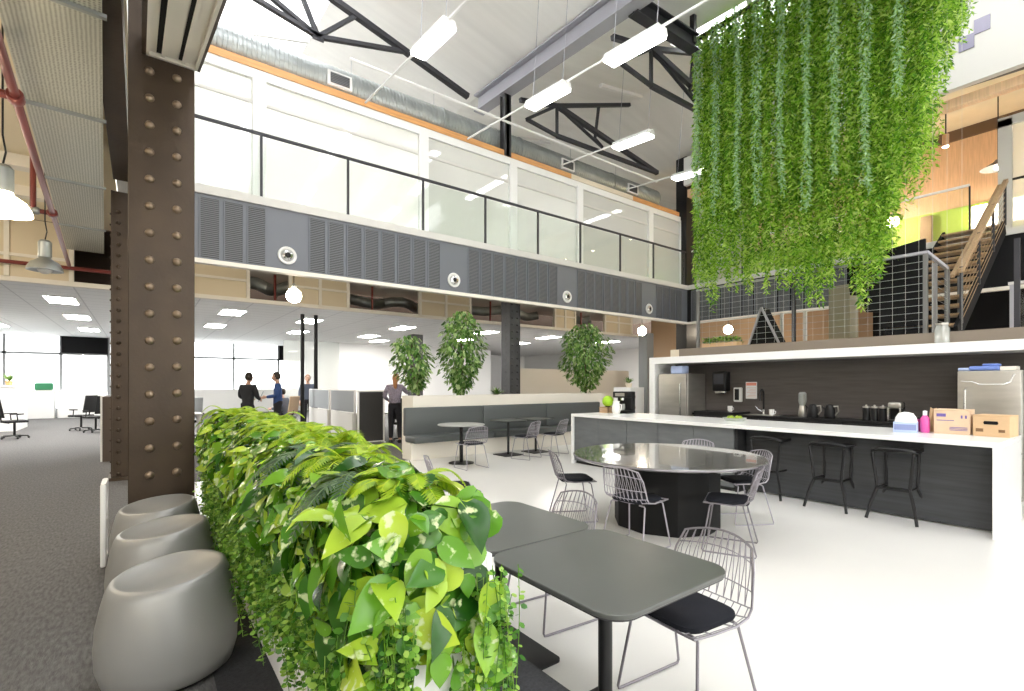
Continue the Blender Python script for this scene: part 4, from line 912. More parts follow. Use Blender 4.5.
carton((7.42, 1.07, 0.935), 0.34, 0.29, 0.225, R(-4), 'cardboard box with a hand hole at the bar end', M['board'], True,
       [(0.06, 0.05, 0.12, 0.085, M['brownprint']), (-0.11, 0.05, -0.06, 0.08, M['brownprint'])])
t = thing('tissue_box', 'blue and white tissue box with tissue on the bar', 'tissue box', (7.2, 1.80, 0.935), R(10))
MB().box(-0.11, -0.11, 0, 0.11, 0.11, 0.12).build('box', M['paleblue'], t, bevel=0.003); MB().box(-0.112, -0.10, 0.03, -0.108, 0.10, 0.095).build('print', M['blueprint'], t)
MB().lathe([(0.11, 0.12), (0.10, 0.17), (0.07, 0.22), (0.02, 0.235), (0.0001, 0.23)], seg=9).build('tissue', M['tissue'], t)
t = thing('pink_bottle', 'pink squeeze bottle between tissue box and cardboard box', 'bottle', (7.3, 1.645, 0.935))
MB().lathe([(0.04, 0), (0.045, 0.02), (0.045, 0.16), (0.02, 0.2), (0.0001, 0.2)], seg=16).build('body', M['pink'], t); MB().lathe([(0.022, 0.2), (0.022, 0.25), (0.0001, 0.255)], seg=12).build('cap', M['tissue'], t)
t = thing('plastic_tub', 'small magenta tub behind the pink squeeze bottle', 'tub', (7.42, 1.73, 0.935)); MB().lathe([(0.05, 0), (0.06, 0.15), (0.0001, 0.15)], seg=16).build('body', mat('magenta', (0.4, 0.03, 0.2), 0.5), t); MB().lathe([(0.062, 0.15), (0.062, 0.17), (0.0001, 0.172)], seg=16).build('lid', M['black'], t)
t = thing('paper_bag', 'brown paper bag leaning beside the tall cardboard box', 'bag', (7.55, 1.62, 0.935)); MB().add([(-.06, -.05, 0), (.06, -.05, 0), (.06, .05, 0), (-.06, .05, 0), (-.07, -.01, .27), (.05, -.02, .28), (.06, .02, .27), (-.05, .02, .29)], [(3, 2, 1, 0), (0, 1, 5, 4), (1, 2, 6, 5), (2, 3, 7, 6), (3, 0, 4, 7)]).build('bag', M['board'], t, False)
t = thing('fruit_bowl', 'dark tray with green fruit on the bar', 'bowl', (7.25, 3.92, 0.935))
MB().lathe([(0.0001, 0.0), (0.13, 0.0), (0.17, 0.05), (0.175, 0.05), (0.135, 0.006), (0.0001, 0.008)], seg=28).build('bowl', M['jarglass'], t)
for i in range(6):
    a = i * 1.05; tag(MB().ball((0, 0, 0), 0.036, 12, 8).build('lime_fruit', mat('lime_skin', (0.25, 0.36, 0.03), 0.4), loc=(7.25 + 0.075 * math.cos(a), 3.92 + 0.075 * math.sin(a), 0.98)), 'small green fruit in the tray on the bar', 'fruit', 'green fruit in the tray')
# coffee corner at the far end of the bar
t = thing('coffee_machine', 'black coffee machine with jug at the far end of the bar', 'coffee machine', (7.5, 6.28, 0.935), R(10))
MB().rbox(-0.16, -0.16, 0, 0.16, 0.16, 0.06, 0.015).rbox(0.02, -0.16, 0.05, 0.16, 0.16, 0.42, 0.02).rbox(-0.16, -0.16, 0.30, 0.16, 0.16, 0.42, 0.02).build('body', M['black'], t)
MB().box(-0.162, -0.10, 0.33, -0.158, 0.10, 0.39).build('control_panel', M['stainless'], t); MB().lathe([(0.05, 0.06), (0.06, 0.1), (0.05, 0.18), (0.0001, 0.18)], (-0.06, 0, 0), 16).build('jug', M['jarglass'], t); MB().cyl((-0.06, 0, 0.25), (-0.06, 0, 0.30), 0.035, 12).build('spout', M['chrome'], t)
t = thing('ceramic_jug', 'white ceramic jug in front of the coffee machine', 'jug', (7.2, 6.22, 0.935)); MB().lathe([(0.06, 0), (0.08, 0.05), (0.075, 0.15), (0.06, 0.21), (0.065, 0.24), (0.05, 0.235), (0.0001, 0.2)], seg=20).build('body', M['plaster'], t); MB().tube([(0, -0.07, 0.19), (0, -0.13, 0.17), (0, -0.12, 0.08), (0, -0.075, 0.06)], 0.01, 6).build('handle', M['plaster'], t)
t = thing('lime_vase', 'bright lime green plant ball on a wooden crate at the far bar end', 'plant', (7.35, 6.56, 1.05)); MB().ball((0, 0, 0.11), 0.11, 16, 10).build('foliage', mat('lime_ball', (0.35, 0.62, 0.03), 0.7, bump=0.8, bscale=30), t); MB().lathe([(0.05, 0), (0.06, 0.04), (0.0001, 0.05)], seg=14).build('pot', M['black'], t)
cr = MB()
for z in (0, 0.04, 0.08): cr.box(-0.12, -0.12, z, -0.105, 0.12, z + 0.03).box(0.105, -0.12, z, 0.12, 0.12, z + 0.03).box(-0.12, -0.12, z, 0.12, -0.105, z + 0.03).box(-0.12, 0.105, z, 0.12, 0.12, z + 0.03)
cr.box(-0.12, -0.12, 0.10, 0.12, 0.12, 0.112)
tag(cr.build('wooden_crate', M['board'], loc=(7.35, 6.56, 0.935)), 'small wooden slatted crate under the lime green plant ball', 'crate')

# ------------------------------------------------------------------ kitchen
struct('wall_kitchen', MB().box(9.62, -2.0, 0, 9.72, 6.78, 2.0), M['splash'])
struct('wall_kitchen_back_side', MB().box(9.72, -2.0, 0, 9.8, 6.78, 2.28), M['cream'])
t = thing('kitchen_portal', 'white portal frame around the dark kitchen recess', 'portal frame', (0, 0, 0))
MB().box(8.86, -2.0, 1.93, 9.62, 6.72, 2.07).build('canopy', M['whitegloss'], t, bevel=0.004); MB().box(8.86, 6.58, 0, 9.62, 6.72, 1.93).build('upright', M['whitegloss'], t, bevel=0.004)
t = thing('back_counter', 'black kitchen back counter with sink under the dark wall', 'kitchen counter', (0, 0, 0))
MB().box(8.98, 1.75, 0.88, 9.62, 5.75, 0.92).build('worktop', M['black'], t, bevel=0.003); MB().box(9.02, 1.75, 0.08, 9.62, 5.75, 0.88).build('carcass', M['joinery2'], t)
for i in range(6): MB().box(9.0, 1.76 + 0.665 * i, 0.1, 9.02, 1.76 + 0.655 * (i + 1), 0.87).build('door', M['joinery2'], t)
MB().box(9.10, 4.2, 0.915, 9.5, 4.75, 0.924).build('sink', M['stainless'], t); MB().box(8.96, 4.85, 0.92, 9.55, 5.7, 0.955).build('raised_slab', M['black'], t)
t = thing('mixer_tap', 'tall black gooseneck tap at the kitchen sink', 'tap', (9.5, 4.56, 0.924)); MB().cyl((0, 0, 0), (0, 0, 0.09), 0.026, 14).build('base', M['chrome'], t)
MB().tube([(0, 0, 0.08), (0, 0, 0.36)] + [(-0.09 + 0.09 * math.cos(a * PI / 8), -0.02 * a / 8, 0.36 + 0.11 * math.sin(a * PI / 8)) for a in range(1, 9)] + [(-0.18, -0.02, 0.26)], 0.016, 10).build('spout', M['black'], t); MB().tube([(0, 0.03, 0.05), (-0.02, 0.10, 0.09), (-0.03, 0.15, 0.15)], 0.008, 6).build('lever', M['chrome'], t)
def fridge(y0, y1, label, h=1.715):
    t = thing('refrigerator', label, 'fridge', (0, 0, 0))
    MB().box(8.95, y0, 0.0, 9.6, y1, h).build('cabinet', M['stainless'], t, bevel=0.008)
    MB().rbox(8.88, y0 + 0.004, 0.62, 8.945, y1 - 0.004, h - 0.005, 0.012).build('door', M['stainless'], t); MB().rbox(8.88, y0 + 0.004, 0.06, 8.945, y1 - 0.004, 0.60, 0.012).build('freezer_drawer', M['stainless'], t)
    return t
tf = fridge(5.83, 6.50, 'steel refrigerator at the left end of the kitchen'); MB().tube([(8.88, 5.93, 0.75), (8.83, 5.93, 0.78), (8.83, 5.93, 1.5), (8.88, 5.93, 1.53)], 0.014, 8).build('handle', M['chrome'], tf)
tf = fridge(1.04, 1.66, 'steel refrigerator at the right end behind the cardboard boxes', 1.68); MB().tube([(8.88, 1.57, 0.75), (8.83, 1.57, 0.78), (8.83, 1.57, 1.42), (8.88, 1.57, 1.45)], 0.014, 8).build('handle', M['chrome'], tf)
MB().tube([(8.876, 1.62, 1.54)] + [(8.874, 1.62 - 0.06 * k, 1.54 - (0.045 if 3 <= k <= 7 else 0.01)) for k in range(1, 9)] + [(8.874, 1.12, 1.60), (8.876, 1.10, 1.63)], 0.008, 6).build('trim_line', M['chrome'], tf)
tag(MB().rbox(-0.12, -0.15, 0, 0.12, 0.15, 0.17, 0.03).build('storage_tub', M['paleblue'], loc=(9.1, 6.12, 1.715)), 'pale blue tub on top of the left refrigerator', 'tub')
tag(MB().rbox(-0.12, -0.15, 0, 0.12, 0.15, 0.06, 0.02).rbox(-0.1, -0.14, 0.06, 0.1, 0.02, 0.09, 0.012).build('blue_packet', M['blue'], loc=(9.05, 1.40, 1.68)), 'blue packets lying on the right refrigerator', 'packet')
tag(MB().rbox(-0.1, -0.09, 0, 0.1, 0.09, 0.04, 0.012).build('paper_packet', M['paleblue'], loc=(9.05, 1.575, 1.68)), 'light blue packet at the left edge of the right refrigerator', 'packet')
tag(MB().box(-0.1, -0.08, 0, 0.1, 0.08, 0.05).build('cream_carton', M['creamwhite'], loc=(9.05, 1.17, 1.68), bevel=0.004), 'small cream carton on the right refrigerator', 'carton')
t = thing('towel_dispenser', 'black paper towel dispenser on the kitchen wall', 'dispenser', (9.62, 5.43, 1.30)); MB().rbox(-0.2, -0.15, 0.05, 0, 0.15, 0.46, 0.03).build('cover', M['black'], t); MB().rbox(-0.17, -0.11, 0, -0.02, 0.11, 0.06, 0.02).build('outlet', M['chrome'], t); MB().box(-0.203, -0.1, 0.2, -0.199, 0.1, 0.4).build('window', mat('smoked', (0.05, 0.05, 0.06), 0.1), t)
t = thing('soap_dispenser', 'small black and white dispenser on the kitchen wall', 'dispenser', (9.62, 5.1, 1.14)); MB().rbox(-0.1, -0.075, 0, 0, 0.075, 0.29, 0.02).build('cover', M['plaster'], t); MB().rbox(-0.11, -0.045, 0.04, -0.095, 0.045, 0.26, 0.006).build('front', M['black'], t)
t = thing('wall_notice', 'white notice with a salmon header beside the tap', 'notice', (9.62, 4.855, 1.21)); MB().box(-0.008, -0.11, 0, 0, 0.11, 0.33).build('sheet', M['tissue'], t); MB().box(-0.010, -0.10, 0.26, -0.008, 0.10, 0.315).build('header', M['pinksign'], t)
nt_ = MB()
for k in range(7): nt_.box(-0.010, -0.09, 0.03 + 0.03 * k, -0.008, 0.09 - 0.03 * (k % 3), 0.04 + 0.03 * k)
nt_.build('text_lines', mat('pale_print', (0.78, 0.55, 0.5), 0.6), t)
for i, (y, lab) in enumerate(((5.12, 'white cup on the raised slab left of the notice'), (4.32, 'white cup right of the kitchen tap'))):
    t = thing('cup', lab, 'cup', (9.3, y, 0.955 if i == 0 else 0.92)); MB().lathe([(0.03, 0), (0.042, 0.02), (0.045, 0.11), (0.04, 0.11), (0.0001, 0.02)], seg=18).build('body', M['plaster'], t); MB().tube([(0, -0.042, 0.085), (0, -0.075, 0.075), (0, -0.072, 0.04), (0, -0.042, 0.03)], 0.006, 6).build('handle', M['plaster'], t)
t = thing('coffee_grinder', 'coffee grinder with a clear hopper on the back counter', 'grinder', (9.3, 3.79, 0.92)); MB().lathe([(0.06, 0), (0.07, 0.02), (0.055, 0.14), (0.045, 0.2), (0.0001, 0.2)], seg=18).build('body', M['stainless'], t); MB().lathe([(0.045, 0.2), (0.065, 0.28), (0.065, 0.41), (0.04, 0.44), (0.0001, 0.44)], seg=18).build('hopper', M['jarglass'], t)
for (y, lab) in ((3.62, 'black kettle beside the coffee grinder'), (3.36, 'black and steel kettle standing alone right of the grinder')):
    t = thing('kettle', lab, 'kettle', (9.3, y, 0.92)); MB().lathe([(0.075, 0), (0.085, 0.03), (0.075, 0.15), (0.055, 0.22), (0.03, 0.235), (0.0001, 0.235)], seg=20).build('body', M['black'], t); MB().tube([(0, -0.06, 0.2), (0, -0.12, 0.21), (0, -0.13, 0.12), (0, -0.08, 0.05)], 0.012, 8).build('handle', M['stainless'], t); MB().cyl((0, 0.06, 0.14), (0, 0.12, 0.2), 0.018, 8, 0.01).build('spout', M['black'], t)
for i, y in enumerate((2.82, 2.71, 2.60)):
    t = thing('canister', f'{["left", "middle", "right"][i]} one of three black canisters on the back counter', 'canister', (9.25, y, 0.92), 0, 'black canisters'); MB().lathe([(0.045, 0), (0.05, 0.005), (0.05, 0.2), (0.0001, 0.2)], seg=18).build('body', M['black'], t); MB().lathe([(0.051, 0.2), (0.051, 0.225), (0.015, 0.23), (0.012, 0.25), (0.0001, 0.252)], seg=18).build('lid', M['stainless'], t)
t = thing('pod_machine', 'chrome pod coffee machine at the right of the black canisters', 'coffee machine', (9.25, 2.43, 0.92)); MB().rbox(-0.1, -0.085, 0, 0.12, 0.085, 0.03, 0.01).rbox(0.02, -0.085, 0.02, 0.12, 0.085, 0.30, 0.02).build('body', M['black'], t); MB().rbox(-0.1, -0.085, 0.2, 0.12, 0.085, 0.30, 0.025).build('head', M['stainless'], t)
for s in (-1, 1): MB().box(-0.105, s * 0.075 - 0.012, 0.02, -0.08, s * 0.075 + 0.012, 0.22).build('side_column', M['chrome'], t)

# ------------------------------------------------------------------ landing, railing, stair
struct('floor_landing', bx(9.82, -2, 2.16, 13.0, 6.6, 2.28), M['cream'])
tag(MB().beam((9.76, -2, 2.19), (9.76, 6.55, 2.19), 0.1, 0.20).build('channel_beam', mat('brown_channel', (0.22, 0.18, 0.14), 0.5)), 'brown steel channel under the cable railing', 'beam')
t = thing('cable_railing', 'steel cable railing along the landing above the kitchen', 'railing', (9.84, 0, 2.28))
for y in (6.15, 4.16, 2.21, 1.2, -0.5): MB().box(-0.025, y - 0.03, -0.2, 0.025, y + 0.03, 1.27).build('post', M['railpost'] if y in (6.15, 2.21) else M['steel'], t)
MB().box(-0.035, 2.18, 1.27, 0.035, 6.18, 1.31).build('handrail', M['steelgrey'], t)
for k in range(10): MB().cyl((0, 2.21, 0.12 + 0.115 * k), (0, 6.15, 0.12 + 0.115 * k), 0.0035, 6).build('cable', M['galv'], t)
t = thing('cable_railing', 'return of the cable railing running back to the stair', 'railing', (9.84, 2.10, 2.28))
MB().beam((0, 0.1, 1.29), (0.75, 0.0, 1.12), 0.05, 0.05).build('handrail', M['steelgrey'], t)
for x in (0.0, 0.75, 1.6): MB().box(x - 0.03, -0.03, 0, x + 0.03, 0.03, 1.1).build('post', M['railpost'], t)
for k in range(9): MB().cyl((0, 0.05, 0.12 + 0.115 * k), (0.75, 0, 0.12 + 0.10 * k), 0.0035, 6).build('cable', M['galv'], t)
t = thing('stair', 'timber railed stair climbing from the landing to the back mezzanine', 'stair', (10.3, 0, 2.28))
for k in range(13):
    MB().box(0.30 * k, 1.95, 0.19 * (k + 1) - 0.04, 0.30 * k + 0.32, 2.85, 0.19 * (k + 1)).build('tread', M['wood'], t)
for y in (1.93, 2.87): MB().beam((0, y, 0.02), (3.95, y, 2.46), 0.05, 0.28).build('stringer', M['blackmatte'], t)
for y in (1.9,): MB().beam((0.1, y, 1.02), (3.95, y, 3.42), 0.07, 0.07).build('handrail', M['wood'], t); MB().beam((0.1, y + 0.1, 0.95), (3.95, y + 0.1, 3.35), 0.05, 0.05).build('handrail', M['wood'], t)
for y in (1.9,):
    for x in (0.15, 1.4, 2.65, 3.85): MB().box(x - 0.025, y - 0.02, 0.62 * x + 0.1, x + 0.025, y + 0.02, 0.62 * x + 1.0).build('baluster', M['steel'], t)
    for k in range(7): MB().cyl((0.15, y, 0.22 + 0.11 * k), (3.85, y, 2.52 + 0.11 * k), 0.005, 5).build('cable', M['wood'], t)
t = thing('stepped_panel', 'black stepped stair side panel behind the hanging vines', 'panel', (10.3, 0, 2.3))
st = [(3.46, 1.43), (2.32, 1.6), (2.32, 0.01), (2.87, 0.05), (2.94, 0.46), (3.15, 0.48), (3.21, 0.79), (3.39, 0.82)]
n = len(st); MB().add([(0, y, z) for y, z in st] + [(0.06, y, z) for y, z in st], [tuple(range(n)), tuple(reversed(range(n, 2 * n)))] + [((i + 1) % n, i, n + i, n + (i + 1) % n) for i in range(n)]).build('panel', M['blackmatte'], t, False)
t = thing('triangular_panel', 'black triangular panel behind the cable railing', 'panel', (11.2, 0, 2.28))
st = [(5.75, 0.0), (5.42, 0.95), (4.98, 0.0)]
MB().add([(0, y, z) for y, z in st] + [(0.35, y, z) for y, z in st], [(0, 1, 2), (5, 4, 3), (1, 0, 3, 4), (2, 1, 4, 5), (0, 2, 5, 3)]).build('panel', M['blackmatte'], t, False)
for a, b in ((0, 1), (1, 2)): MB().beam((-0.02, st[a][0], st[a][1]), (-0.02, st[b][0], st[b][1]), 0.04, 0.04, (1, 0, 0)).build('edge_trim', M['steelgrey'], t)
tag(MB().box(0, 0, 0, 0.5, 0.42, 1.4).build('timber_pier', mat('olive_pier', (0.26, 0.23, 0.16), 0.6), loc=(12.3, 4.05, 2.28), bevel=0.01), 'olive brown pier behind the cable railing under the vines', 'pier')
for i, (y, l) in enumerate(((5.25, 'short steel post behind the railing right of the black triangle'), (4.75, 'short steel post behind the railing left of the olive pier'))): tag(MB().box(-0.03, -0.03, 0, 0.03, 0.03, 0.85).box(-0.06, -0.06, 0, 0.06, 0.06, 0.02).build('steel_post', M['strip'], loc=(11.8, y, 2.28)), l, 'post')
t = thing('glass_jar', 'clear ribbed glass jar on the white portal top', 'jar', (9.3, 1.9, 2.07)); MB().lathe([(0.08, 0), (0.085, 0.02), (0.085, 0.22), (0.07, 0.26), (0.07, 0.29), (0.0001, 0.29)], seg=20).build('body', M['jarglass'], t); MB().lathe([(0.075, 0.29), (0.075, 0.315), (0.0001, 0.32)], seg=20).build('lid', M['stainless'], t)
t = thing('low_planter', 'low plants on the landing at the left end of the railing', 'plant', (10.1, 5.75, 2.28)); MB().rbox(-0.12, -0.4, 0, 0.12, 0.4, 0.12, 0.02).build('trough', M['board'], t)
mb = MB()
for k in range(260): leaf(mb, Vector((rnd.uniform(-0.12, 0.12), rnd.uniform(-0.42, 0.42), 0.1 + rnd.uniform(0, 0.13))), Vector((rnd.uniform(-1, 1), rnd.uniform(-1, 1), rnd.uniform(-0.2, 1))), Vector((0, 0, 1)), 0.08, 0.04)
mb.build('leaves', M['pearl'], t, True, ang=80)
# glazed balustrade to the right under the back mezzanine
t = thing('glass_balustrade', 'glass balustrade with grey posts below the dark mezzanine edge', 'balustrade', (12.6, 0, 2.28)); MB().box(-0.03, -3, 1.02, 0.03, 1.65, 1.07).build('handrail', M['strip'], t)
for y in (1.6, 0.5, -0.8): MB().box(-0.03, y - 0.03, 0, 0.03, y + 0.03, 1.02).build('post', M['steelgrey'], t)
for a, b in ((0.53, 1.57), (-0.77, 0.47)): MB().box(-0.006, a, 0.04, 0.006, b, 1.0).build('glass_panel', M['glassbal'], t)

# ------------------------------------------------------------------ banquette and ficus trees
struct('wall_banquette', MB().box(4.45, 9.22, 0, 10.2, 9.30, 1.25).box(4.45, 9.68, 0, 10.2, 9.75, 1.25).box(4.45, 9.30, 0, 4.53, 9.68, 1.25).box(10.12, 9.30, 0, 10.2, 9.68, 1.25).box(4.53, 9.30, 0, 10.12, 9.68, 0.9), M['creamwhite'])
t = thing('banquette', 'long grey upholstered banquette along the white wall', 'banquette', (0, 0, 0))
MB().box(4.22, 8.82, 0, 9.9, 9.22, 0.33).build('plinth', M['creamwhite'], t)
for a, b in ((4.22, 6.11), (6.11, 7.99), (7.99, 9.9)):
    MB().rbox(a + 0.004, 8.66, 0.34, b - 0.004, 9.12, 0.47, 0.025).build('seat_cushion', M['bench'], t); MB().rbox(a + 0.004, 9.10, 0.45, b - 0.004, 9.215, 1.02, 0.03).build('back_cushion', M['bench'], t)
def ficus(loc, h0, h1, rx, lean, label, n, seed):
    q = random.Random(seed); t = thing('ficus_tree', label, 'tree', loc)
    cx, cy = lean; hc = (h0 + h1) / 2
    tr = MB().tube([(0, 0, 0), (0.01, 0.01, h0 * 0.7), (cx * 0.5, cy * 0.5, hc * 0.75), (cx, cy, h1 * 0.85)], 0.03, 8, rads=[0.032, 0.028, 0.02, 0.008])
    for k in range(16):
        a = k * 2.4; z = h0 + (h1 - h0) * (0.05 + 0.8 * k / 16); f = z / h1
        tr.tube([(cx * f * 0.8, cy * f * 0.8, z - 0.1), (cx * f + rx * 0.35 * math.cos(a), cy * f + rx * 0.35 * math.sin(a), z + 0.08), (cx * f + rx * 0.75 * math.cos(a), cy * f + rx * 0.75 * math.sin(a), z + 0.1)], 0.008, 5, rads=[0.011, 0.007, 0.003])
    tr.build('trunk', M['bark'], t); mb = MB()
    for k in range(n):
        while True:
            u = Vector((q.uniform(-1, 1), q.uniform(-1, 1), q.uniform(-1, 1)))
            if 0.25 < u.length < 1: break
        if q.random() < 0.6: u = u.normalized() * q.uniform(0.72, 1.0)
        zz = u.z; wid = (1.0 if zz > -0.2 else 1 - 0.45 * (-zz - 0.2)) * (1 + 0.2 * math.sin(3 * math.atan2(u.y, u.x) + 5 * zz + seed)); z = hc + zz * (h1 - h0) / 2; f = z / h1
        p = Vector((cx * f + u.x * rx * wid, cy * f + u.y * rx * wid, z)); nn = Vector((u.x * 0.6 + q.uniform(-.5, .5), u.y * 0.6 + q.uniform(-.5, .5), 0.6 + q.uniform(-0.4, 0.5)))
        d = Vector((u.x + q.uniform(-.7, .7), u.y + q.uniform(-.7, .7), -0.7 + q.uniform(-.5, .5))); L = q.uniform(0.08, 0.14)
        sd = d.cross(nn); sd = sd.normalized() if sd.length > 1e-4 else Vector((1, 0, 0)); d = d.normalized(); w_ = sd * L * 0.26
        mb.add([p, p + d * L * 0.35 - w_, p + d * L * 0.75 - w_ * 0.6 - Vector((0, 0, L * .08)), p + d * L - Vector((0, 0, L * .15)), p + d * L * 0.75 + w_ * 0.6 - Vector((0, 0, L * .08)), p + d * L * 0.35 + w_], [(0, 1, 2, 3), (0, 3, 4, 5)])
    mb.build('crown', M['ficus'], t, True, ang=80)
    return t
ficus((4.72, 9.49, 0.9), 0.45, 1.66, 0.40, (-0.25, 0.0), 'small slanting ficus, leftmost of the three trees behind the banquette', 900, 1)
ficus((5.75, 9.49, 0.9), 0.38, 2.28, 0.50, (0.03, 0), 'tall ficus in the middle of the three trees behind the banquette', 1700, 2)
ficus((9.75, 9.49, 0.9), 0.40, 2.30, 0.66, (-0.05, 0), 'full round ficus right of the dark riveted column', 2200, 3)
t = thing('small_plant', 'little potted plant on the white wall right of the middle ficus', 'plant', (6.75, 9.49, 0.9)); MB().lathe([(0.05, 0), (0.08, 0.2), (0.085, 0.35), (0.07, 0.35), (0.0001, 0.33)], seg=16).build('pot', M['cream'], t)
mb = MB()
for k in range(70): leaf(mb, Vector((0, 0, 0.33)), Vector((rnd.uniform(-1, 1), rnd.uniform(-1, 1), rnd.uniform(0.3, 1.5))), Vector((0, 0, 1)), rnd.uniform(0.14, 0.26), 0.045)
mb.build('leaves', M['ficus'], t, True, ang=80)

# ------------------------------------------------------------------ office furniture
def desk(x, y, sx, sy, label, group='office desks'):
    t = thing('office_desk', label, 'desk', (x, y, 0), 0, group)
    MB().box(-sx / 2, -sy / 2, 0.71, sx / 2, sy / 2, 0.74).build('desktop', M['white'], t, bevel=0.003)
    for i in (-1, 1):
        for j in (-1, 1): MB().box(i * (sx / 2 - 0.06) - 0.025, j * (sy / 2 - 0.06) - 0.025, 0, i * (sx / 2 - 0.06) + 0.025, j * (sy / 2 - 0.06) + 0.025, 0.71).build('leg', M['strip'], t)
    return t
def desk_screen(x, y, L, label):
    t = thing('desk_screen', label, 'desk screen', (x, y, 0), 0, 'grey desk screens')
    MB().box(-0.02, -L / 2, 0.78, 0.02, L / 2, 1.32).build('fabric_panel', M['screen'], t); f = MB().box(-0.025, -L / 2 - 0.03, 0.76, 0.025, -L / 2, 1.34).box(-0.025, L / 2, 0.76, 0.025, L / 2 + 0.03, 1.34).box(-0.025, -L / 2, 1.32, 0.025, L / 2, 1.345); f.build('frame', M['white'], t)
    MB().box(-0.03, -L / 2, 0.05, 0.0, L / 2, 0.76).build('modesty_panel', M['white'], t); MB().box(-0.06, -L / 2 - 0.03, 0.0, 0.04, -L / 2 + 0.02, 0.76).build('foot', M['strip'], t)
desk(4.95, 13.15, 1.2, 1.85, 'white office desk behind the nearer grey screen'); desk(4.95, 15.35, 1.2, 1.9, 'white office desk behind the further grey screen')
desk_screen(4.32, 13.2, 1.85, 'nearer grey desk screen with white base beside the dark pinboard'); desk_screen(4.32, 15.35, 2.0, 'further grey desk screen with white base left of its twin')
t = thing('pinboard_panel', 'dark pinboard panel with white frame at the row end of desks', 'panel', (4.66, 12.05, 0)); MB().box(-0.31, -0.015, 0.06, 0.31, 0.015, 1.30).build('board', M['panel'], t); MB().box(-0.35, -0.025, 0.03, -0.31, 0.025, 1.34).box(0.31, -0.025, 0.03, 0.35, 0.025, 1.34).box(-0.31, -0.025, 1.30, 0.31, 0.025, 1.34).box(-0.31, -0.025, 0.03, 0.31, 0.025, 0.06).box(-0.35, -0.12, 0, -0.31, 0.12, 0.03).box(0.31, -0.12, 0, 0.35, 0.12, 0.03).build('frame', M['white'], t)
def monitor(x, y, z, rz, label):
    t = thing('monitor', label, 'monitor', (x, y, z), rz, 'office monitors'); MB().rbox(-0.27, -0.02, 0.14, 0.27, 0.02, 0.48, 0.01).build('housing', M['black'], t); MB().box(-0.255, -0.023, 0.155, 0.255, -0.0195, 0.465).build('screen', mat('screen_face', (0.02, 0.025, 0.03), 0.15), t); MB().box(-0.03, 0.0, 0.01, 0.03, 0.03, 0.2).build('neck', M['black'], t); MB().box(-0.12, -0.09, 0, 0.12, 0.09, 0.012).build('foot', M['black'], t)
monitor(4.95, 13.0, 0.74, R(100), 'monitor on the desk behind the nearer grey screen'); monitor(4.9, 12.55, 0.74, R(100), 'monitor on the desk just behind the dark pinboard'); monitor(4.95, 15.3, 0.74, R(100), 'monitor on the desk behind the further grey screen')
def office_chair(x, y, rz, label, back=M['black']):
    t = thing('office_chair', label, 'office chair', (x, y, 0), rz, 'office chairs')
    MB().rbox(-0.24, -0.24, 0.44, 0.24, 0.24, 0.51, 0.03).build('seat', M['black'], t)
    bk = MB().rbox(-0.22, -0.02, 0.0, 0.22, 0.02, 0.56, 0.018); bk.xform(Matrix.Translation((0, -0.25, 0.58)) @ Matrix.Rotation(R(10), 4, 'X')); bk.build('backrest', back, t)
    MB().tube([(0, -0.1, 0.43), (0, -0.26, 0.46), (0, -0.28, 0.7)], 0.02, 8).build('back_spine', M['black'], t); MB().cyl((0, 0, 0.08), (0, 0, 0.45), 0.028, 10).build('gas_column', M['black'], t)
    for s in (-1, 1): MB().tube([(s * 0.22, 0, 0.46), (s * 0.29, 0, 0.48), (s * 0.29, -0.02, 0.66), (s * 0.29, 0.12, 0.68), (s * 0.29, -0.14, 0.68)], 0.016, 6).build('armrest', M['black'], t)
    for k in range(5):
        a = 2 * PI * k / 5; l = MB().beam((0, 0, 0.09), (0.28 * math.cos(a), 0.28 * math.sin(a), 0.07), 0.04, 0.03).build('base_arm', M['black'], t); MB().ball((0.28 * math.cos(a), 0.28 * math.sin(a), 0.03), 0.03, 8, 6).build('castor', M['black'], l)
office_chair(-1.52, 21.1, 0.9, 'black mesh office chair behind its twin beyond the carpet aisle'); office_chair(-1.10, 20.0, 0.7, 'black mesh office chair in front, by the dark desk end beyond the aisle')
office_chair(-2.75, 19.0, -1.2, 'black office chair at the left edge beside the white counter'); office_chair(5.55, 12.0, -0.9, 'office chair beside the woman in mauve'); office_chair(3.55, 16.2, 0.7, 'tan backed office chair near the poles', M['board2'])
office_chair(1.1, 16.2, 0.2, 'grey backed office chair left of the man in the black suit', M['screen'])
t = thing('desk_end', 'dark desk end panel with white edge beyond the carpet aisle', 'panel', (-0.55, 12.3, 0)); MB().box(-0.03, 0, 0.0, 0.16, 1.6, 1.25).build('panel', mat('dark_brown_panel', (0.10, 0.075, 0.06), 0.8), t); MB().box(-0.06, -0.02, 0, -0.03, 1.62, 1.27).build('edge', M['white'], t)
t = thing('reception_counter', 'white counter block at the left edge with small pots on it', 'counter', (-4.6, 22, 0)); MB().box(0, 0, 0.0, 1.45, 2.0, 1.42).build('body', M['white'], t); MB().box(-0.03, -0.03, 1.42, 1.48, 2.03, 1.46).build('top', M['white'], t)
for i, (x, l) in enumerate(((-4.15, 'small spiky potted plant at the left edge of the white counter'), (-3.35, 'small spiky potted plant at the right end of the white counter'))):
    t = thing('small_plant', l, 'plant', (x, 22.3, 1.46)); MB().lathe([(0.07, 0), (0.1, 0.14), (0.0001, 0.14)], seg=14).build('pot', M['orange'], t); mb = MB()
    for k in range(40): leaf(mb, Vector((0, 0, 0.13)), Vector((rnd.uniform(-1, 1), rnd.uniform(-1, 1), rnd.uniform(0.6, 1.8))), Vector((0, 0, 1)), rnd.uniform(0.2, 0.36), 0.04)
    mb.build('leaves', M['ficus'], t, True, ang=80)
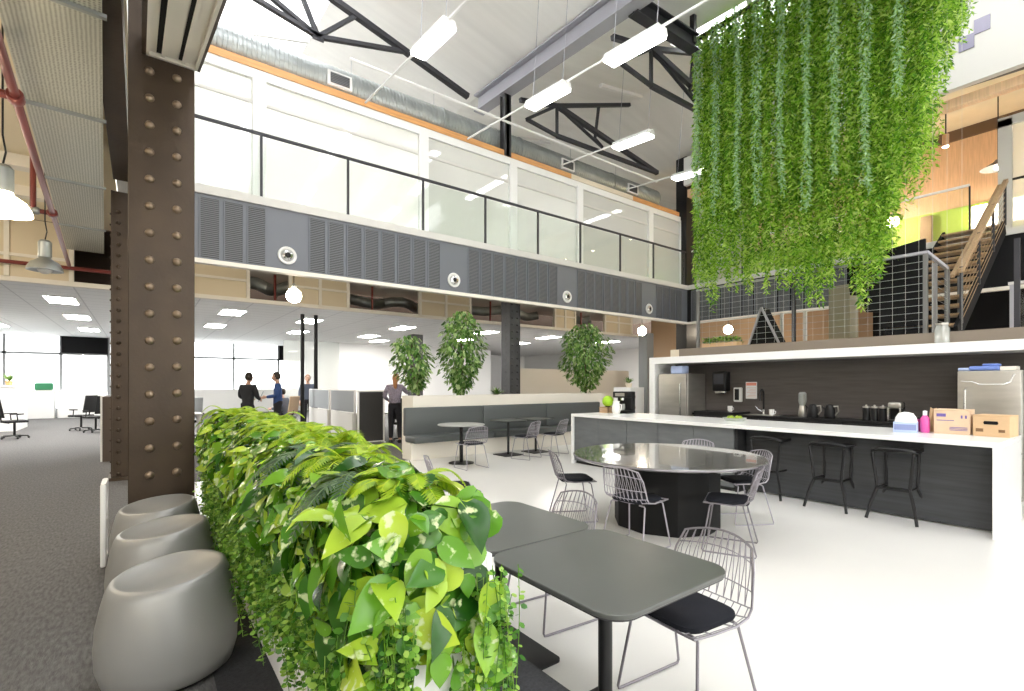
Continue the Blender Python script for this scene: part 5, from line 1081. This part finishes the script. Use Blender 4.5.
for i, (x, w_) in enumerate(((-5.6, 2.6), (-2.9, 1.7), (1.7, 2.9), (4.7, 2.9))):
    t = thing('storage_cabinet', ['low white cabinet row under the far windows left of the tall frame bar', 'low white cabinet under the dark blind at the aisle end', 'low white cabinet row below the office windows behind the two men', 'low white cabinet row below the blind behind the poles'][i], 'cabinet', (x, 29.3, 0))
    MB().box(0, 0, 0.0, w_, 0.5, 1.2).build('carcass', M['white'], t); MB().box(-0.01, -0.02, 1.2, w_ + 0.01, 0.5, 1.23).build('top', M['white'], t)
    nd = int(w_ / 0.85)
    for k in range(nd): MB().box(w_ / nd * k + 0.01, -0.02, 0.08, w_ / nd * (k + 1) - 0.01, 0, 1.18).build('door', M['white'], t)
tag(MB().rbox(-0.3, -0.15, 0, 0.3, 0.15, 0.32, 0.06).build('green_bag', mat('green_cloth', (0.05, 0.25, 0.12), 0.8), loc=(-3.35, 29.5, 1.23)), 'green bag on the cabinet under the far windows', 'bag')
desk(0.6, 15.4, 1.4, 0.8, 'white desk behind the planter left of the black suited man'); monitor(0.5, 15.5, 0.74, 0.2, 'monitor on the desk left of the black suited man')
t = thing('side_cabinet', 'white cabinet with round holes beyond the far end of the bar', 'cabinet', (9.0, 7.35, 0)); MB().box(0, 0, 0, 0.5, 0.5, 1.42).build('carcass', M['white'], t, bevel=0.005)
for z in (0.95, 1.2): MB().lathe([(0.06, -0.004), (0.06, 0.0)], (0.12, 0, z), 16, 'Y').build('hole', M['brownprint'], t)
t = thing('small_plant', 'little plant on the white cabinet beyond the bar end', 'plant', (9.25, 7.6, 1.42)); MB().lathe([(0.06, 0), (0.08, 0.1), (0.0001, 0.1)], seg=14).build('pot', M['cream'], t); mb = MB()
for k in range(50): leaf(mb, Vector((0, 0, 0.09)), Vector((rnd.uniform(-1, 1), rnd.uniform(-1, 1), rnd.uniform(0.6, 1.8))), Vector((0, 0, 1)), rnd.uniform(0.1, 0.2), 0.04)
mb.build('leaves', M['ficus'], t, True, ang=80)

# ------------------------------------------------------------------ people
def skin_mesh(name, chains, m, extra=None, sub=2):
    """chains: lists of (point, radius) that share their first point with an earlier chain; root first"""
    bm = bmesh.new(); lay = bm.verts.layers.skin.verify(); seen = {}
    def vert(p, r):
        k = tuple(round(c, 4) for c in p)
        if k not in seen:
            v = bm.verts.new(p); v[lay].radius = (r, r) if not isinstance(r, tuple) else r; v[lay].use_root = len(seen) == 0; seen[k] = v
        return seen[k]
    for ch in chains:
        vs_ = [vert(p, r) for p, r in ch]
        for a, b in zip(vs_[:-1], vs_[1:]):
            if a is not b and not bm.edges.get((a, b)): bm.edges.new((a, b))
    me = bpy.data.meshes.new(name + '_raw'); bm.to_mesh(me); bm.free()
    o = bpy.data.objects.new(name + '_raw', me); C.objects.link(o)
    md = o.modifiers.new('skin', 'SKIN'); md.use_smooth_shade = True
    s = o.modifiers.new('sub', 'SUBSURF'); s.levels = sub; s.render_levels = sub
    dg = bpy.context.evaluated_depsgraph_get(); out = bpy.data.meshes.new_from_object(o.evaluated_get(dg))
    out.name = name; bpy.data.objects.remove(o)
    mb = MB(); mb.v = [tuple(v.co) for v in out.vertices]; mb.f = [tuple(p.vertices) for p in out.polygons]
    if extra: extra(mb)
    return mb
def person(label, loc, rz, J, top, trousers, hair, long_hair=False, scale=1.0, coat=False):
    t = thing('person', label, 'person', loc, rz); t.scale = (scale,) * 3
    D = dict(pel=(0, 0, 0.96), wst=(0, 0, 1.10), chs=(0, 0.0, 1.34), nck=(0, 0.0, 1.49), hd=(0, 0.02, 1.63),
             hl=(-0.09, 0, 0.92), hr=(0.09, 0, 0.92), kl=(-0.10, 0.02, 0.50), kr=(0.10, 0.02, 0.50), al=(-0.10, -0.02, 0.09), ar=(0.10, -0.02, 0.09),
             sl=(-0.18, 0, 1.42), sr=(0.18, 0, 1.42), el=(-0.23, -0.02, 1.15), er=(0.23, -0.02, 1.15), wl=(-0.22, 0.08, 0.91), wr=(0.22, 0.08, 0.91))
    D.update(J); V = {k: Vector(v) for k, v in D.items()}
    toe = {s: V['a' + s] + Vector((0, 0.15, -0.05)) for s in 'lr'}
    def extra(mb):
        hd = V['hd']; n0 = len(mb.v)
        mb.ball(tuple(hd + Vector((0, 0, 0.015))), 0.1, 18, 14, (0.76, 0.93, 1.16)); 
        for i in range(n0, len(mb.v)):
            x, y, z = mb.v[i]; dz = z - hd.z
            if dz < -0.03: k_ = 1 - 0.28 * min(1, (-dz - 0.03) / 0.08); mb.v[i] = (hd.x + (x - hd.x) * k_, y + 0.008, z)
        mb.ball(tuple(hd + Vector((0, 0.098, -0.012))), 0.016, 8, 6, (0.8, 1.1, 1.5))                    # nose
        for s in (-1, 1):
            mb.ball(tuple(hd + Vector((s * 0.032, 0.082, 0.018))), 0.011, 8, 6); mb.ball(tuple(hd + Vector((s * 0.077, 0.0, 0.0))), 0.022, 8, 6, (0.4, 0.8, 1.3))   # eyes, ears
        mb.ball(tuple(hd + Vector((0, 0.083, -0.052))), 0.02, 8, 6, (1.2, 0.5, 0.4))                      # mouth
        for s in 'lr':                                                                                   # hands: palm, four fingers, thumb
            w_ = V['w' + s]; d = (w_ - V['e' + s]).normalized(); sd = d.cross(Vector((0, 1, 0.2))).normalized() * (1 if s == 'l' else -1); pn = sd.cross(d)
            mb.tube([w_ - d * 0.02, w_ + d * 0.04, w_ + d * 0.085], 0.03, 8, rads=[0.024, 0.034, 0.03])
            for k, L in enumerate((0.068, 0.078, 0.072, 0.055)):
                b = w_ + d * 0.08 + sd * (0.027 - 0.018 * k); mb.tube([b, b + d * L * 0.5 + pn * 0.008, b + d * L * 0.9 + pn * 0.028], 0.008, 6, rads=[0.009, 0.0085, 0.006])
            b = w_ + d * 0.025 + sd * 0.03; mb.tube([b, b + sd * 0.025 + d * 0.03, b + sd * 0.03 + d * 0.06], 0.009, 6, rads=[0.011, 0.01, 0.007])
    ch = [[(V['pel'], 0.10), (V['wst'], 0.09), (V['chs'], 0.10), (V['nck'], 0.052), (V['hd'] - Vector((0, 0.01, 0.05)), 0.05)]]
    for s in 'lr':
        ch.append([(V['chs'], 0.10), (V['s' + s], 0.05), (V['e' + s], 0.04), (V['w' + s], 0.026)])
        ch.append([(V['pel'], 0.10), (V['h' + s], 0.08), (V['k' + s], 0.055), (V['a' + s], 0.036), (toe[s], 0.03)])
    skin_mesh('body', ch, None, extra).build('body', M['skin'], t, True, ang=80)
    hem = V['pel'] + Vector((0, 0, -0.06 if not coat else -0.14))
    tc = [[(hem, (0.165, 0.13)), (V['wst'], (0.145, 0.115)), (V['chs'], (0.165, 0.13)), (V['nck'] - Vector((0, 0, 0.03)), 0.07)]]
    for s in 'lr': tc.append([(V['chs'], (0.165, 0.13)), (V['s' + s], 0.078), (V['e' + s], 0.057), (V['w' + s].lerp(V['e' + s], 0.08), 0.04)])
    skin_mesh('jacket', tc, None).build('jacket' if coat else 'top', top, t, True, ang=80)
    lc = [[(V['wst'] - Vector((0, 0, 0.03)), 0.135), (V['pel'], 0.14)]]
    for s in 'lr': lc.append([(V['pel'], 0.14), (V['h' + s], 0.105), (V['k' + s], 0.075), (V['a' + s] + Vector((0, 0, 0.02)), 0.06)])
    skin_mesh('trousers', lc, None).build('trousers', trousers, t, True, ang=80)
    for s in 'lr':
        a = V['a' + s]; MB().rbox(a.x - 0.05, a.y - 0.08, a.z - 0.09, a.x + 0.05, a.y + 0.19, a.z + 0.0, 0.035).build('shoe', M['shoe'], t)
    hb = MB(); hd = V['hd']; n0 = 0
    hb.ball((0, 0, 0), 0.112, 18, 12, (0.80, 0.94, 1.12))
    hb.v = [(hd.x + x, hd.y - 0.016 + (y if not (y > 0.04 and z < 0.06) else 0.04), hd.z + 0.035 + (z if z > -0.075 else -0.075)) for x, y, z in hb.v]
    if long_hair: hb.tube([tuple(hd + Vector((0, -0.085, 0.04))), tuple(hd + Vector((0, -0.115, -0.05))), tuple(hd + Vector((0, -0.11, -0.17))), tuple(hd + Vector((0.01, -0.10, -0.27)))], 0.05, 10, rads=[0.06, 0.06, 0.05, 0.02])
    hb.build('hair', hair, t)
    return t
p = person('person in a black suit standing with back turned behind the planter', (2.17, 13.9, 0), face(0.75, 0.66), dict(hd=(0, 0.05, 1.625), el=(-0.25, 0.02, 1.16), er=(0.25, 0.02, 1.16), wl=(-0.15, 0.24, 1.10), wr=(0.15, 0.24, 1.10)), M['suit'], M['jeans'], M['hairdark'], coat=True, scale=1.01)
p = person('person in a blue jacket reading a paper behind the planter', (2.92, 14.15, 0), face(-0.9, 0.25), dict(hd=(0, 0.05, 1.62), el=(-0.23, 0.02, 1.16), er=(0.23, 0.02, 1.16), wl=(-0.12, 0.28, 1.12), wr=(0.12, 0.28, 1.12)), M['navy'], M['jeans'], M['hairdark'], coat=True, scale=1.03)
tag(MB().box(-0.105, -0.002, -0.15, 0.105, 0.002, 0.15).build('paper_sheet', M['screen'], loc=(2.53, 14.27, 1.17)), 'grey sheet held by the person in the blue jacket', 'paper').rotation_euler = (R(25), 0, face(-0.9, 0.25))
p = person('person in a slate shirt standing behind the grey desk screens', (4.40, 16.95, 0), face(-0.2, -1), {}, M['slate'], M['jeans'], M['hairgrey'], scale=1.02)
p = person('person in a mauve top leaning by the dark pinboard', (5.16, 11.73, 0), face(0.55, 0.84), dict(hd=(0.02, 0.05, 1.615), nck=(0.01, 0.02, 1.485), el=(-0.27, 0.02, 1.18), er=(0.30, 0.12, 1.27), wl=(-0.2, 0.2, 1.08), wr=(0.42, 0.30, 1.32), kl=(-0.10, 0.05, 0.5), ar=(0.12, 0.03, 0.09), kr=(0.11, 0.06, 0.5)), M['mauve'], M['jeans'], M['hairred'], True, scale=1.0)
p = person('seated person with dark hair at the desks left of the two poles', (3.5, 16.25, 0.0), 0.7, dict(pel=(0, 0, 0.55), wst=(0, 0, 0.70), chs=(0, 0.0, 0.94), nck=(0, 0.02, 1.09), hd=(0, 0.05, 1.22), hl=(-0.09, 0.03, 0.56), hr=(0.09, 0.03, 0.56), kl=(-0.10, 0.42, 0.54), kr=(0.10, 0.42, 0.54), al=(-0.1, 0.44, 0.09), ar=(0.1, 0.44, 0.09),
    sl=(-0.18, 0, 1.02), sr=(0.18, 0, 1.02), el=(-0.22, 0.05, 0.76), er=(0.22, 0.05, 0.76), wl=(-0.14, 0.3, 0.74), wr=(0.14, 0.3, 0.74)), M['slate'], M['jeans'], M['hairdark'])
